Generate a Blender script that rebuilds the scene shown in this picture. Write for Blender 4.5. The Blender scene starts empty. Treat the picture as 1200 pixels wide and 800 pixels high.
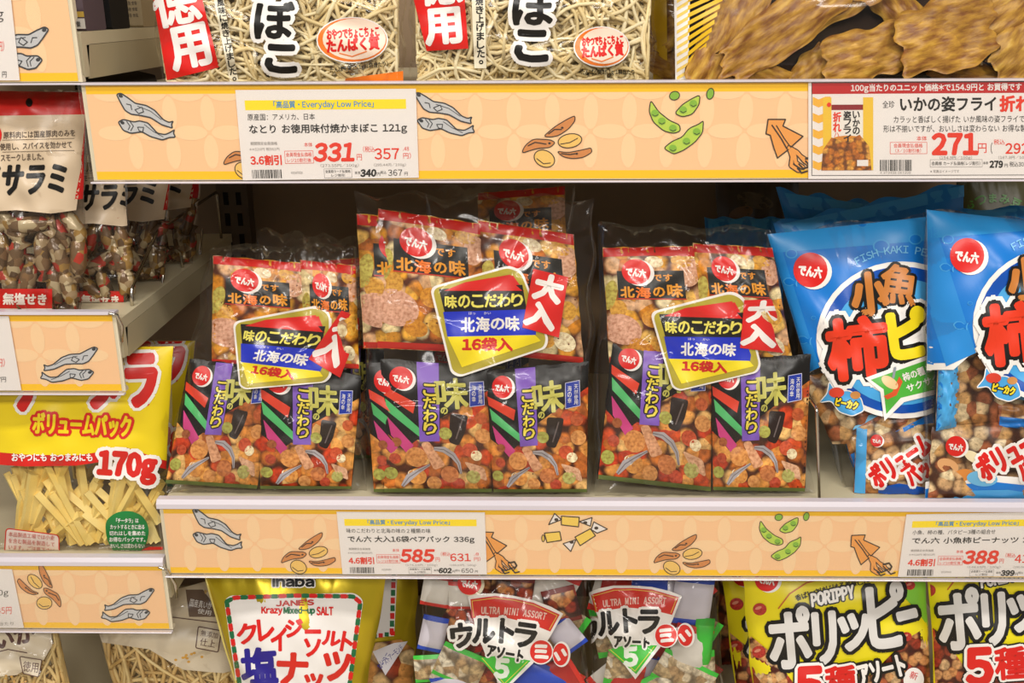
import bpy, math, random
import numpy as np
from mathutils import Vector, Matrix
from mathutils.geometry import tessellate_polygon

scene = bpy.context.scene
COL = scene.collection

# ------------------------------------------------------------------ camera
FPX = 1200.0                                   # focal length in pixels of the 1200 x 800 frame
CAM = np.array([0.0, 0.0, 1.40])
PITCH, YAW, ROLL = math.radians(18.3), math.radians(1.2), math.radians(0.35)
_f = np.array([-math.sin(YAW) * math.cos(PITCH), math.cos(YAW) * math.cos(PITCH), -math.sin(PITCH)])
_r0 = np.array([math.cos(YAW), math.sin(YAW), 0.0])
_u0 = np.cross(_r0, _f)
_r = _r0 * math.cos(ROLL) - _u0 * math.sin(ROLL)
_u = _u0 * math.cos(ROLL) + _r0 * math.sin(ROLL)
cam_data = bpy.data.cameras.new('camera')
cam_data.sensor_width = 36.0
cam_data.lens = 36.0 * FPX / 1200.0
cam_data.clip_start, cam_data.clip_end = 0.02, 50
cam = bpy.data.objects.new('camera', cam_data)
COL.objects.link(cam)
cam.matrix_world = Matrix(((_r[0], _u[0], -_f[0], CAM[0]), (_r[1], _u[1], -_f[1], CAM[1]),
                           (_r[2], _u[2], -_f[2], CAM[2]), (0, 0, 0, 1)))
scene.camera = cam
cam_data.dof.use_dof = False

# ------------------------------------------------------------------ light and exposure
scene.view_settings.view_transform = 'Standard'
scene.view_settings.look = 'None'
scene.view_settings.gamma = 1.0
scene.view_settings.use_curve_mapping = False
scene.view_settings.exposure = 0.13
scene.cycles.transparent_max_bounces = 24
scene.cycles.max_bounces = 8
scene.cycles.sample_clamp_indirect = 6
world = bpy.data.worlds.new('shop_air')
world.use_nodes = True
world.node_tree.nodes['Background'].inputs[0].default_value = (1.0, 0.95, 0.89, 1)
world.node_tree.nodes['Background'].inputs[1].default_value = 0.27
scene.world = world


def area_light(name, loc, target, sx, sy, power, colour):
    d = bpy.data.lights.new(name, 'AREA')
    d.shape, d.size, d.size_y, d.energy, d.color = 'RECTANGLE', sx, sy, power, colour
    o = bpy.data.objects.new(name, d)
    COL.objects.link(o)
    o.location = loc
    v = Vector(target) - Vector(loc)
    o.rotation_euler = v.to_track_quat('-Z', 'Y').to_euler()
    return o


WARM = (1.0, 0.955, 0.895)
area_light('ceiling_light', (-0.9, -0.15, 2.65), (-0.9, 0.25, 0.0), 1.2, 0.18, 16, WARM)
area_light('ceiling_light', (0.7, -0.15, 2.65), (0.7, 0.25, 0.0), 1.2, 0.18, 16, WARM)
area_light('ceiling_light', (-0.9, -1.7, 2.65), (-0.9, 0.2, 0.6), 1.2, 0.3, 31, WARM)
area_light('ceiling_light', (0.9, -1.7, 2.65), (0.9, 0.2, 0.6), 1.2, 0.3, 31, WARM)


# ------------------------------------------------------------------ pixels and points
def rays(P):
    P = np.atleast_2d(np.asarray(P, float))
    a = (P[:, 0] - 600.0) / FPX
    b = (P[:, 1] - 400.0) / FPX
    return _f[None] + a[:, None] * _r[None] - b[:, None] * _u[None]


def proj(X):
    X = np.atleast_2d(np.asarray(X, float)) - CAM
    z = X @ _f
    return np.stack([600 + FPX * (X @ _r) / z, 400 - FPX * (X @ _u) / z], 1)


def at_Y(px, py, Y):
    d = rays([[px, py]])[0]
    return CAM + d * (Y - CAM[1]) / d[1]


def at_X(px, py, X):
    d = rays([[px, py]])[0]
    return CAM + d * (X - CAM[0]) / d[0]


def at_Z(px, py, Z):
    d = rays([[px, py]])[0]
    return CAM + d * (Z - CAM[2]) / d[2]


def X_for(px, Y, Z):
    """world X of the point with that pixel column on the line (., Y, Z); px, Z may be arrays"""
    px = np.asarray(px, float)
    Z = np.asarray(Z, float) + 0 * px
    Y = np.asarray(Y, float) + 0 * px
    k = (px - 600.0) / FPX
    # ((p-C).r) = k ((p-C).f), linear in X
    num = k * ((Y - CAM[1]) * _f[1] + (Z - CAM[2]) * _f[2]) - ((Y - CAM[1]) * _r[1] + (Z - CAM[2]) * _r[2])
    return CAM[0] + num / (_r[0] - k * _f[0])


def homog(src, dst):
    A, b = [], []
    for (x, y), (u, v) in zip(src, dst):
        A.append([x, y, 1, 0, 0, 0, -u * x, -u * y]); b.append(u)
        A.append([0, 0, 0, x, y, 1, -v * x, -v * y]); b.append(v)
    h = np.linalg.solve(np.array(A, float), np.array(b, float))
    return np.append(h, 1).reshape(3, 3)


def happ(H, P):
    P = np.atleast_2d(np.asarray(P, float))
    q = P @ H[:, :2].T + H[:, 2]
    return q[:, :2] / q[:, 2:3]


def shift(dx, dy):
    return np.array([[1, 0, dx], [0, 1, dy], [0, 0, 1.0]])


# ------------------------------------------------------------------ materials
def lin(h):
    h = h.lstrip('#')
    c = [int(h[i:i + 2], 16) / 255 for i in (0, 2, 4)]
    return tuple((x / 12.92 if x <= .04045 else ((x + .055) / 1.055) ** 2.4) for x in c) + (1.0,)


MATS = {}


def nodes_of(name):
    m = bpy.data.materials.new(name)
    m.use_nodes = True
    nt = m.node_tree
    return m, nt, nt.nodes['Principled BSDF'], nt.links


def bump_on(nt, b, scale, strength, dist, detail=2.0, stretch=(1, 1, 1), kind='FBM', coord='Object'):
    tc = nt.nodes.new('ShaderNodeTexCoord')
    mp = nt.nodes.new('ShaderNodeMapping'); mp.inputs['Scale'].default_value = stretch
    n = nt.nodes.new('ShaderNodeTexNoise'); n.noise_type = kind
    n.inputs['Scale'].default_value = scale; n.inputs['Detail'].default_value = detail
    bp = nt.nodes.new('ShaderNodeBump')
    bp.inputs['Strength'].default_value = strength; bp.inputs['Distance'].default_value = dist
    L = nt.links
    L.new(tc.outputs[coord], mp.inputs[0]); L.new(mp.outputs[0], n.inputs['Vector'])
    L.new(n.outputs[0], bp.inputs['Height']); L.new(bp.outputs[0], b.inputs['Normal'])
    return bp, n


def film(hexc):
    """glossy printed plastic film of one ink colour"""
    k = 'film' + hexc
    if k not in MATS:
        m, nt, b, L = nodes_of('printed_film_' + hexc.strip('#'))
        b.inputs['Base Color'].default_value = lin(hexc)
        b.inputs['Roughness'].default_value = .34
        b.inputs['Specular IOR Level'].default_value = .45
        bump_on(nt, b, 26, .35, .0022, 2, (1, 1, .6))
        MATS[k] = m
    return MATS[k]


def paper(hexc, rough=.65):
    k = 'paper%s%.2f' % (hexc, rough)
    if k not in MATS:
        m, nt, b, L = nodes_of('paper_' + hexc.strip('#'))
        b.inputs['Base Color'].default_value = lin(hexc)
        b.inputs['Roughness'].default_value = rough
        b.inputs['Specular IOR Level'].default_value = .25
        MATS[k] = m
    return MATS[k]


def foil(hexc, rough=.28, metallic=.75):
    k = 'foil' + hexc
    if k not in MATS:
        m, nt, b, L = nodes_of('metallic_film_' + hexc.strip('#'))
        b.inputs['Base Color'].default_value = lin(hexc)
        b.inputs['Roughness'].default_value = rough
        b.inputs['Metallic'].default_value = metallic
        bump_on(nt, b, 20, .6, .004, 3, (1, 1, .5))
        MATS[k] = m
    return MATS[k]


def clear_film(name='clear_film', scale=16, strength=.9, haze=.035, kind='RIDGED_MULTIFRACTAL', gloss=.5, dist=.006, tint='#fff6ea'):
    if name in MATS:
        return MATS[name]
    m = bpy.data.materials.new(name); m.use_nodes = True
    nt = m.node_tree; L = nt.links
    nt.nodes.remove(nt.nodes['Principled BSDF'])
    out = nt.nodes['Material Output']
    tr = nt.nodes.new('ShaderNodeBsdfTransparent'); tr.inputs[0].default_value = (.985, .98, .97, 1)
    gl = nt.nodes.new('ShaderNodeBsdfAnisotropic') if False else nt.nodes.new('ShaderNodeBsdfGlossy')
    gl.inputs['Roughness'].default_value = .12
    df = nt.nodes.new('ShaderNodeBsdfDiffuse'); df.inputs[0].default_value = lin(tint)
    fr = nt.nodes.new('ShaderNodeFresnel'); fr.inputs[0].default_value = 1.5
    mul = nt.nodes.new('ShaderNodeMath'); mul.operation = 'MULTIPLY_ADD'
    mul.inputs[1].default_value = gloss; mul.inputs[2].default_value = .003; mul.use_clamp = True
    cap = nt.nodes.new('ShaderNodeMath'); cap.operation = 'MINIMUM'; cap.inputs[1].default_value = .28
    m1 = nt.nodes.new('ShaderNodeMixShader'); m1.inputs[0].default_value = haze
    m2 = nt.nodes.new('ShaderNodeMixShader')
    L.new(tr.outputs[0], m1.inputs[1]); L.new(df.outputs[0], m1.inputs[2])
    L.new(fr.outputs[0], mul.inputs[0]); L.new(mul.outputs[0], cap.inputs[0]); L.new(cap.outputs[0], m2.inputs[0])
    L.new(m1.outputs[0], m2.inputs[1]); L.new(gl.outputs[0], m2.inputs[2])
    L.new(m2.outputs[0], out.inputs[0])
    bp, _ = bump_on(nt, gl, scale, strength, dist, 1.5, (1, 1, .55), kind)
    L.new(bp.outputs[0], fr.inputs['Normal'])
    MATS[name] = m
    return m


def toasted(hexc, scale=26):
    """printed film whose ink is mottled like a toasted cracker (UV = print units / 100)"""
    k = 'toast%s%d' % (hexc, scale)
    if k not in MATS:
        m, nt, b, L = nodes_of('mottled_print_' + hexc.strip('#'))
        uv = nt.nodes.new('ShaderNodeUVMap')
        n = nt.nodes.new('ShaderNodeTexNoise'); n.inputs['Scale'].default_value = scale; n.inputs['Detail'].default_value = 4
        L.new(uv.outputs[0], n.inputs['Vector'])
        rp = nt.nodes.new('ShaderNodeValToRGB'); c = lin(hexc)
        rp.color_ramp.elements[0].position = .34; rp.color_ramp.elements[0].color = (c[0] * .72, c[1] * .58, c[2] * .5, 1)
        rp.color_ramp.elements[1].position = .68; rp.color_ramp.elements[1].color = (min(1, c[0] * 1.25), min(1, c[1] * 1.3), min(1, c[2] * 1.35), 1)
        e = rp.color_ramp.elements.new(.5); e.color = c
        L.new(n.outputs[0], rp.inputs[0]); L.new(rp.outputs[0], b.inputs['Base Color'])
        b.inputs['Roughness'].default_value = .34
        bump_on(nt, b, 26, .35, .0022, 2, (1, 1, .6))
        MATS[k] = m
    return MATS[k]


def nuts(name, palette, cell, dark, lo=.30, hi=.72, speck='#5a2f16'):
    """print of piled nuts and crackers: cells of many tones, in the print's own coordinates (UV = print units / 100)"""
    if name in MATS:
        return MATS[name]
    m, nt, b, L = nodes_of(name)
    uv = nt.nodes.new('ShaderNodeUVMap')
    nz = nt.nodes.new('ShaderNodeTexNoise'); nz.inputs['Scale'].default_value = 110 / cell; nz.inputs['Detail'].default_value = 2
    mixv = nt.nodes.new('ShaderNodeMix'); mixv.data_type = 'VECTOR'; mixv.inputs[0].default_value = .03 * cell / 10
    L.new(uv.outputs[0], nz.inputs['Vector'])
    L.new(uv.outputs[0], mixv.inputs[4]); L.new(nz.outputs['Color'], mixv.inputs[5])
    vo = nt.nodes.new('ShaderNodeTexVoronoi'); vo.voronoi_dimensions = '2D'; vo.inputs['Scale'].default_value = 100 / cell
    L.new(mixv.outputs[1], vo.inputs['Vector'])
    sep = nt.nodes.new('ShaderNodeSeparateColor'); L.new(vo.outputs['Color'], sep.inputs[0])
    rp = nt.nodes.new('ShaderNodeValToRGB'); rp.color_ramp.interpolation = 'CONSTANT'
    el = rp.color_ramp.elements
    while len(el) < len(palette):
        el.new(.5)
    for i, c in enumerate(palette):
        el[i].position = i / len(palette); el[i].color = lin(c)
    L.new(sep.outputs[0], rp.inputs[0])
    mr = nt.nodes.new('ShaderNodeMapRange'); mr.interpolation_type = 'SMOOTHSTEP'
    mr.inputs[1].default_value = lo; mr.inputs[2].default_value = hi
    L.new(vo.outputs['Distance'], mr.inputs[0])
    n2 = nt.nodes.new('ShaderNodeTexNoise'); n2.inputs['Scale'].default_value = 420 / cell; n2.inputs['Detail'].default_value = 2
    L.new(uv.outputs[0], n2.inputs['Vector'])
    mr2 = nt.nodes.new('ShaderNodeMapRange'); mr2.inputs[1].default_value = .58; mr2.inputs[2].default_value = .72; mr2.inputs[4].default_value = .55
    L.new(n2.outputs[0], mr2.inputs[0])
    mx0 = nt.nodes.new('ShaderNodeMix'); mx0.data_type = 'RGBA'; mx0.inputs[7].default_value = lin(speck)
    L.new(mr2.outputs[0], mx0.inputs[0]); L.new(rp.outputs[0], mx0.inputs[6])
    mx = nt.nodes.new('ShaderNodeMix'); mx.data_type = 'RGBA'; mx.inputs[7].default_value = lin(dark)
    L.new(mr.outputs[0], mx.inputs[0]); L.new(mx0.outputs[2], mx.inputs[6])
    n3 = nt.nodes.new('ShaderNodeTexNoise'); n3.inputs['Scale'].default_value = 190 / cell; n3.inputs['Detail'].default_value = 3
    L.new(uv.outputs[0], n3.inputs['Vector'])
    mr3 = nt.nodes.new('ShaderNodeMapRange'); mr3.inputs[1].default_value = .35; mr3.inputs[2].default_value = .66; mr3.inputs[3].default_value = .62; mr3.inputs[4].default_value = 1.28
    L.new(n3.outputs[0], mr3.inputs[0])
    vm = nt.nodes.new('ShaderNodeVectorMath'); vm.operation = 'SCALE'
    L.new(mx.outputs[2], vm.inputs[0]); L.new(mr3.outputs[0], vm.inputs['Scale'])
    L.new(vm.outputs[0], b.inputs['Base Color'])
    b.inputs['Roughness'].default_value = .34
    bump_on(nt, b, 26, .35, .0022, 2, (1, 1, .6))
    MATS[name] = m
    return m


def mottled(name, c1, c2, scale=60, rough=.6, stretch=(1, 1, 1), bump=.3, c3=None, coord='Object'):
    if name in MATS:
        return MATS[name]
    m, nt, b, L = nodes_of(name)
    tc = nt.nodes.new('ShaderNodeTexCoord')
    mp = nt.nodes.new('ShaderNodeMapping'); mp.inputs['Scale'].default_value = stretch
    n = nt.nodes.new('ShaderNodeTexNoise'); n.inputs['Scale'].default_value = scale; n.inputs['Detail'].default_value = 4
    rp = nt.nodes.new('ShaderNodeValToRGB')
    rp.color_ramp.elements[0].position = .35; rp.color_ramp.elements[0].color = lin(c1)
    rp.color_ramp.elements[1].position = .62; rp.color_ramp.elements[1].color = lin(c2)
    if c3:
        e = rp.color_ramp.elements.new(.74); e.color = lin(c3)
    L.new(tc.outputs[coord], mp.inputs[0]); L.new(mp.outputs[0], n.inputs['Vector'])
    L.new(n.outputs[0], rp.inputs[0]); L.new(rp.outputs[0], b.inputs['Base Color'])
    b.inputs['Roughness'].default_value = rough
    if bump:
        bp = nt.nodes.new('ShaderNodeBump'); bp.inputs['Strength'].default_value = bump; bp.inputs['Distance'].default_value = .002
        L.new(n.outputs[0], bp.inputs['Height']); L.new(bp.outputs[0], b.inputs['Normal'])
    MATS[name] = m
    return m


def metal(name, hexc, rough=.25):
    if name not in MATS:
        m, nt, b, L = nodes_of(name)
        b.inputs['Base Color'].default_value = lin(hexc); b.inputs['Metallic'].default_value = 1.0
        b.inputs['Roughness'].default_value = rough
        MATS[name] = m
    return MATS[name]


# ------------------------------------------------------------------ mesh builder
class MB:
    def __init__(self):
        self.v, self.f, self.m, self.uv, self.s, self.mats, self.n = [], [], [], [], [], [], 0

    def mi(self, mat):
        if mat not in self.mats:
            self.mats.append(mat)
        return self.mats.index(mat)

    def add(self, V, F, mat, uv=None, smooth=False):
        V = np.asarray(V, float).reshape(-1, 3)
        if len(V) == 0 or len(F) == 0:
            return
        k = self.mi(mat)
        self.v.append(V)
        self.uv.append(np.zeros((len(V), 2)) if uv is None else np.asarray(uv, float))
        n = self.n
        self.f.extend([[int(i) + n for i in f] for f in F])
        self.m.extend([k] * len(F)); self.s.extend([smooth] * len(F))
        self.n += len(V)

    def box(self, lo, hi, mat, chamfer=0.0):
        x0, y0, z0 = lo; x1, y1, z1 = hi
        c = min(chamfer, (x1 - x0) / 2.01, (y1 - y0) / 2.01, (z1 - z0) / 2.01)
        if c <= 0:
            V = [(x, y, z) for z in (z0, z1) for y in (y0, y1) for x in (x0, x1)]
            F = [(0, 2, 3, 1), (4, 5, 7, 6), (0, 1, 5, 4), (2, 6, 7, 3), (0, 4, 6, 2), (1, 3, 7, 5)]
            self.add(V, F, mat); return
        # chamfered in the YZ section, extruded along X
        sec = [(y0 + c, z0), (y1 - c, z0), (y1, z0 + c), (y1, z1 - c), (y1 - c, z1), (y0 + c, z1), (y0, z1 - c), (y0, z0 + c)]
        self.prism(sec, x0, x1, mat)

    def prism(self, sec, x0, x1, mat):
        """closed (Y, Z) section swept from x0 to x1"""
        k = len(sec)
        V = [(x0, y, z) for y, z in sec] + [(x1, y, z) for y, z in sec]
        F = [(i, (i + 1) % k, k + (i + 1) % k, k + i) for i in range(k)] + [tuple(range(k))[::-1], tuple(range(k, 2 * k))]
        self.add(V, F, mat)

    def tube(self, pts, r, mat, seg=8, smooth=True, closed_ends=True, taper=None):
        P = np.asarray(pts, float)
        n = len(P)
        T = np.gradient(P, axis=0)
        T /= np.linalg.norm(T, axis=1)[:, None] + 1e-12
        ref = np.array([0, 0, 1.0]) if abs(T[0] @ np.array([0, 0, 1.0])) < .9 else np.array([0, 1.0, 0])
        U = np.cross(T[0], ref); U /= np.linalg.norm(U)
        V, F = [], []
        for i in range(n):
            U = U - T[i] * (U @ T[i]); U /= np.linalg.norm(U) + 1e-12
            W = np.cross(T[i], U)
            rr = r if taper is None else r * taper[i]
            for k in range(seg):
                a = 2 * math.pi * k / seg
                V.append(P[i] + rr * (U * math.cos(a) + W * math.sin(a)))
        for i in range(n - 1):
            for k in range(seg):
                F.append((i * seg + k, i * seg + (k + 1) % seg, (i + 1) * seg + (k + 1) % seg, (i + 1) * seg + k))
        if closed_ends:
            F.append(tuple(range(seg))[::-1]); F.append(tuple((n - 1) * seg + k for k in range(seg)))
        self.add(V, F, mat, smooth=smooth)

    def build(self, name, parent=None, origin=None):
        V = np.concatenate(self.v)
        UV = np.concatenate(self.uv)
        if parent is not None:
            o0 = np.array(parent_world(parent))
        elif origin is not None:
            o0 = np.asarray(origin, float)
        else:
            o0 = np.array([(V[:, 0].min() + V[:, 0].max()) / 2, (V[:, 1].min() + V[:, 1].max()) / 2, V[:, 2].min()])
        me = bpy.data.meshes.new(name)
        nf = len(self.f)
        lens = np.array([len(f) for f in self.f], np.int32)
        idx = np.fromiter((i for f in self.f for i in f), np.int32, int(lens.sum()))
        me.vertices.add(len(V)); me.vertices.foreach_set('co', (V - o0).astype(np.float32).ravel())
        me.loops.add(len(idx)); me.loops.foreach_set('vertex_index', idx)
        me.polygons.add(nf)
        me.polygons.foreach_set('loop_start', np.concatenate([[0], np.cumsum(lens)[:-1]]).astype(np.int32))
        for m in self.mats:
            me.materials.append(m)
        me.polygons.foreach_set('material_index', np.array(self.m, np.int32))
        me.polygons.foreach_set('use_smooth', np.array(self.s, bool))
        ul = me.uv_layers.new(name='print')
        ul.data.foreach_set('uv', UV[idx].astype(np.float32).ravel())
        me.update(calc_edges=True)
        o = bpy.data.objects.new(name, me)
        COL.objects.link(o)
        if parent is not None:
            o.parent = parent
        else:
            o.location = o0
        return o


def parent_world(p):
    v = np.zeros(3)
    while p is not None:
        v = v + np.array(p.location)
        p = p.parent
    return v


def tag(o, label=None, cat=None, group=None, kind=None):
    for k, v in (('label', label), ('category', cat), ('group', group), ('kind', kind)):
        if v:
            o[k] = v
    return o


def thing(name, loc, label, cat, group=None):
    o = bpy.data.objects.new(name, None)
    o.empty_display_size = .05
    COL.objects.link(o)
    o.location = tuple(float(x) for x in loc)
    return tag(o, label, cat, group)


# ------------------------------------------------------------------ lettering
GLYPH = {}


def glyphs(s):
    """outline of a line of letters: every letter from the wide-form gothic face, Latin ones set close together"""
    if s in GLYPH:
        return GLYPH[s]
    if len(s) > 1:
        Vs, Ts, Bs, x, n = [], [], [], 0.0, 0
        for ch in s:
            if ch == ' ':
                x += .34; continue
            V, T, B, size = glyphs(ch)
            off = ORIGIN[ch]
            if ord(ch) < 128:
                dx = x + size[0] / 2 + .05; x += size[0] + .10
            else:
                dx = x + off[0]; x += 1.0
            Vs.append(V + (dx, -off[1])); Ts.append(T + n); Bs.append(B + n); n += len(V)
        V = np.concatenate(Vs); lo, hi = V.min(0), V.max(0)
        GLYPH[s] = (V - (lo + hi) / 2, np.concatenate(Ts), np.concatenate(Bs), hi - lo)
        return GLYPH[s]
    return one_glyph(s)


ORIGIN = {}


def one_glyph(ch):
    s = ch
    if 33 <= ord(ch) < 127:
        s = chr(ord(ch) + 0xFEE0)
    c = bpy.data.curves.new('lettering', 'FONT')
    c.body = s; c.size = 1; c.resolution_u = 2
    o = bpy.data.objects.new('lettering', c)
    me = o.to_mesh()
    V = np.zeros(len(me.vertices) * 3); me.vertices.foreach_get('co', V)
    V = V.reshape(-1, 3)[:, :2].copy()
    me.calc_loop_triangles()
    T = np.zeros(len(me.loop_triangles) * 3, np.int32); me.loop_triangles.foreach_get('vertices', T)
    T = T.reshape(-1, 3)
    E = np.sort(np.concatenate([T[:, [0, 1]], T[:, [1, 2]], T[:, [2, 0]]]), axis=1)
    u, cnt = np.unique(E, axis=0, return_counts=True)
    B = u[cnt == 1]
    o.to_mesh_clear()
    bpy.data.objects.remove(o); bpy.data.curves.remove(c)
    if len(V):
        lo, hi = V.min(0), V.max(0)
        ORIGIN[ch] = (lo + hi) / 2
        V = (V - (lo + hi) / 2)
        V[:, 1] *= -1
        size = hi - lo
    else:
        size = np.array([1.0, 1.0]); ORIGIN[ch] = size / 2
    GLYPH[ch] = (V, T, B, size)
    return GLYPH[ch]


def ribbon_tris(A, Bp, w):
    """thick line pieces with round joins between points A and Bp"""
    A = np.asarray(A, float); Bp = np.asarray(Bp, float)
    d = Bp - A
    l = np.linalg.norm(d, axis=1); ok = l > 1e-6
    A, Bp, d, l = A[ok], Bp[ok], d[ok], l[ok]
    if not len(A):
        return np.zeros((0, 2)), np.zeros((0, 3), int), np.zeros(0)
    n = np.stack([-d[:, 1], d[:, 0]], 1) / l[:, None] * w
    k = len(A)
    V = np.concatenate([A - n, Bp - n, Bp + n, A + n])
    i = np.arange(k)
    T = np.concatenate([np.stack([i, i + k, i + 2 * k], 1), np.stack([i, i + 2 * k, i + 3 * k], 1)])
    # a hexagon at every end point
    C = np.unique(np.round(np.concatenate([A, Bp]), 4), axis=0)
    a = np.arange(6) * math.pi / 3
    hexv = (C[:, None, :] + w * np.stack([np.cos(a), np.sin(a)], 1)[None]).reshape(-1, 2)
    base = len(V) + 6 * np.arange(len(C))[:, None]
    ft = np.concatenate([np.stack([base[:, 0], base[:, 0] + j, base[:, 0] + j + 1], 1) for j in range(1, 5)])
    J = np.concatenate([np.tile((i * 5 % 11) * 2.5e-6, 4), np.repeat(3e-5 + (np.arange(len(C)) * 3 % 13) * 2.5e-6, 6)])
    return np.concatenate([V, hexv]), np.concatenate([T, ft]), J


def split_long(V, T, L):
    for _ in range(9):
        if len(T) == 0:
            return V, T
        e = [np.linalg.norm((V[T[:, i]] - V[T[:, (i + 1) % 3]])[:, :2], axis=1) for i in range(3)]
        lg = np.stack(e, 1) > L
        if not lg.any():
            break
        # midpoint index per long edge, shared between neighbours
        E = np.concatenate([np.sort(T[:, [i, (i + 1) % 3]], axis=1) for i in range(3)])
        flag = np.concatenate([lg[:, i] for i in range(3)])
        ue, inv = np.unique(E, axis=0, return_inverse=True)
        inv = inv.ravel()
        need = np.zeros(len(ue), bool); need[inv[flag]] = True
        mid = -np.ones(len(ue), int); mid[need] = len(V) + np.arange(need.sum())
        V = np.concatenate([V, (V[ue[need, 0]] + V[ue[need, 1]]) / 2])
        M = mid[inv].reshape(3, -1).T
        out = []
        cnt = (M >= 0).sum(1)
        out.append(T[cnt == 0])
        for r in range(3):
            t = np.roll(T, -r, axis=1); m = np.roll(M, -r, axis=1)
            q = (cnt == 1) & (m[:, 0] >= 0)
            a, b, c, x = t[q, 0], t[q, 1], t[q, 2], m[q, 0]
            out += [np.stack([a, x, c], 1), np.stack([x, b, c], 1)]
            q = (cnt == 2) & (m[:, 2] < 0)
            a, b, c, x, y = t[q, 0], t[q, 1], t[q, 2], m[q, 0], m[q, 1]
            out += [np.stack([x, b, y], 1), np.stack([a, x, y], 1), np.stack([a, y, c], 1)]
        q = cnt == 3
        a, b, c, x, y, z = T[q, 0], T[q, 1], T[q, 2], M[q, 0], M[q, 1], M[q, 2]
        out += [np.stack([a, x, z], 1), np.stack([x, b, y], 1), np.stack([z, y, c], 1), np.stack([x, y, z], 1)]
        T = np.concatenate(out)
    return V, T


class Art:
    """flat artwork of a print: coloured shapes on numbered ink layers, in the print's own units"""

    def __init__(self):
        self.items = []                       # (V2, T, mat, layer)

    def raw(self, V, T, mat, layer, J=None):
        """J: tiny height of every point above its ink layer, so that no two inks share one plane"""
        V = np.asarray(V, float)
        Art.count += 1
        j0 = (Art.count * 7 % 23) * 1.1e-6
        J = np.full(len(V), j0) if J is None else J + j0
        self.items.append((V, np.asarray(T, int), mat, layer, J))
        return self

    count = 0

    def stroke(self, A, B, w, mat, layer, lift=0.0):
        V, T, J = ribbon_tris(A, B, w)
        return self.raw(V, T, mat, layer, J + lift)

    def poly(self, pts, mat, layer=0, line=None):
        pts = [tuple(p) for p in pts]
        T = tessellate_polygon([[Vector((x, y, 0)) for x, y in pts]])
        self.raw(pts, [tuple(t) for t in T], mat, layer)
        if line:
            self.line(pts + [pts[0]], line[0], line[1], layer + 1)
        return self

    def rect(self, x0, y0, x1, y1, mat, layer=0, line=None):
        return self.poly([(x0, y0), (x1, y0), (x1, y1), (x0, y1)], mat, layer, line)

    def line(self, pts, w, mat, layer=0):
        P = np.asarray(pts, float)
        return self.stroke(P[:-1], P[1:], w / 2, mat, layer)

    def ell(self, cx, cy, rx, ry, mat, layer=0, rot=0, n=28, line=None, a0=0, a1=360):
        a = np.radians(np.linspace(a0, a1, n, endpoint=(a1 - a0) < 360))
        p = np.stack([rx * np.cos(a), ry * np.sin(a)], 1)
        c, s = math.cos(math.radians(rot)), math.sin(math.radians(rot))
        p = p @ np.array([[c, s], [-s, c]]) + (cx, cy)
        return self.poly(p, mat, layer, line)

    def rrect(self, x0, y0, x1, y1, r, mat, layer=0, line=None):
        p = []
        for cx, cy, a in ((x1 - r, y0 + r, -90), (x1 - r, y1 - r, 0), (x0 + r, y1 - r, 90), (x0 + r, y0 + r, 180)):
            for k in range(5):
                t = math.radians(a + 22.5 * k); p.append((cx + r * math.cos(t), cy + r * math.sin(t)))
        return self.poly(p, mat, layer, line)

    def rpoly(self, pts, r, mat, layer=0, line=None):
        """polygon with rounded corners"""
        P = [np.array(p, float) for p in pts]; out = []
        for i, p in enumerate(P):
            a, b = P[i - 1], P[(i + 1) % len(P)]
            ua = (a - p) / np.linalg.norm(a - p); ub = (b - p) / np.linalg.norm(b - p)
            rr = min(r, .45 * np.linalg.norm(a - p), .45 * np.linalg.norm(b - p))
            for k in range(6):
                t = k / 5
                out.append(p + ua * rr * (1 - t) ** 2 + ub * rr * t ** 2)
        return self.poly(out, mat, layer, line)

    def text(self, s, cx, cy, w, h, mat, layer=2, rot=0, bold=0, outlines=(), shear=0):
        """text centred at (cx, cy), w x h big over its own bounding box (None keeps the letters' proportion)"""
        V, T, B, size = glyphs(s)
        if not len(V):
            return self
        if w is None:
            kx = ky = h / size[1]
        elif h is None:
            kx = ky = w / size[0]
        else:
            kx, ky = w / size[0], h / size[1]
        P = V * (kx, ky)
        P[:, 0] -= shear * P[:, 1]
        c, sn = math.cos(math.radians(rot)), math.sin(math.radians(rot))
        P = P @ np.array([[c, sn], [-sn, c]]) + (cx, cy)
        for i, (ow, om) in enumerate(outlines):
            self.stroke(P[B[:, 0]], P[B[:, 1]], ow + bold, om, layer + i)
            self.raw(P, T, om, layer + i, np.full(len(P), 8e-5))
        l = layer + len(outlines)
        if bold:
            self.stroke(P[B[:, 0]], P[B[:, 1]], bold, mat, l)
        return self.raw(P, T, mat, l, np.full(len(P), 8e-5))

    def vtext(self, s, cx, y0, y1, w, mat, layer=2, bold=0, outlines=(), dx=0, rot=0):
        """one letter below the other from y0 to y1, moving dx sideways on the way"""
        n = len(s); st = (y1 - y0) / n
        for i, ch in enumerate(s):
            if ch in 'ーつっゃゅょ。、':
                self.text(ch, cx + dx * (i + .5) / n, y0 + st * (i + .5), w * .55, None, mat, layer, rot + (90 if ch == 'ー' else 0), bold, outlines)
            else:
                self.text(ch, cx + dx * (i + .5) / n, y0 + st * (i + .5), w, st * .9, mat, layer, rot, bold, outlines)
        return self

    def arc_text(self, s, cx, cy, r, a0, a1, w, h, mat, layer=2, bold=0, outlines=(), ry=None):
        """letters along an arc; angles in degrees, 0 = straight up, clockwise"""
        n = len(s)
        for i, ch in enumerate(s):
            if ch == ' ':
                continue
            a = a0 + (a1 - a0) * (i / (n - 1) if n > 1 else 0)
            t = math.radians(a)
            self.text(ch, cx + r * math.sin(t), cy - (ry or r) * math.cos(t), None, h, mat, layer, a, bold, outlines)
        return self

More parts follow.
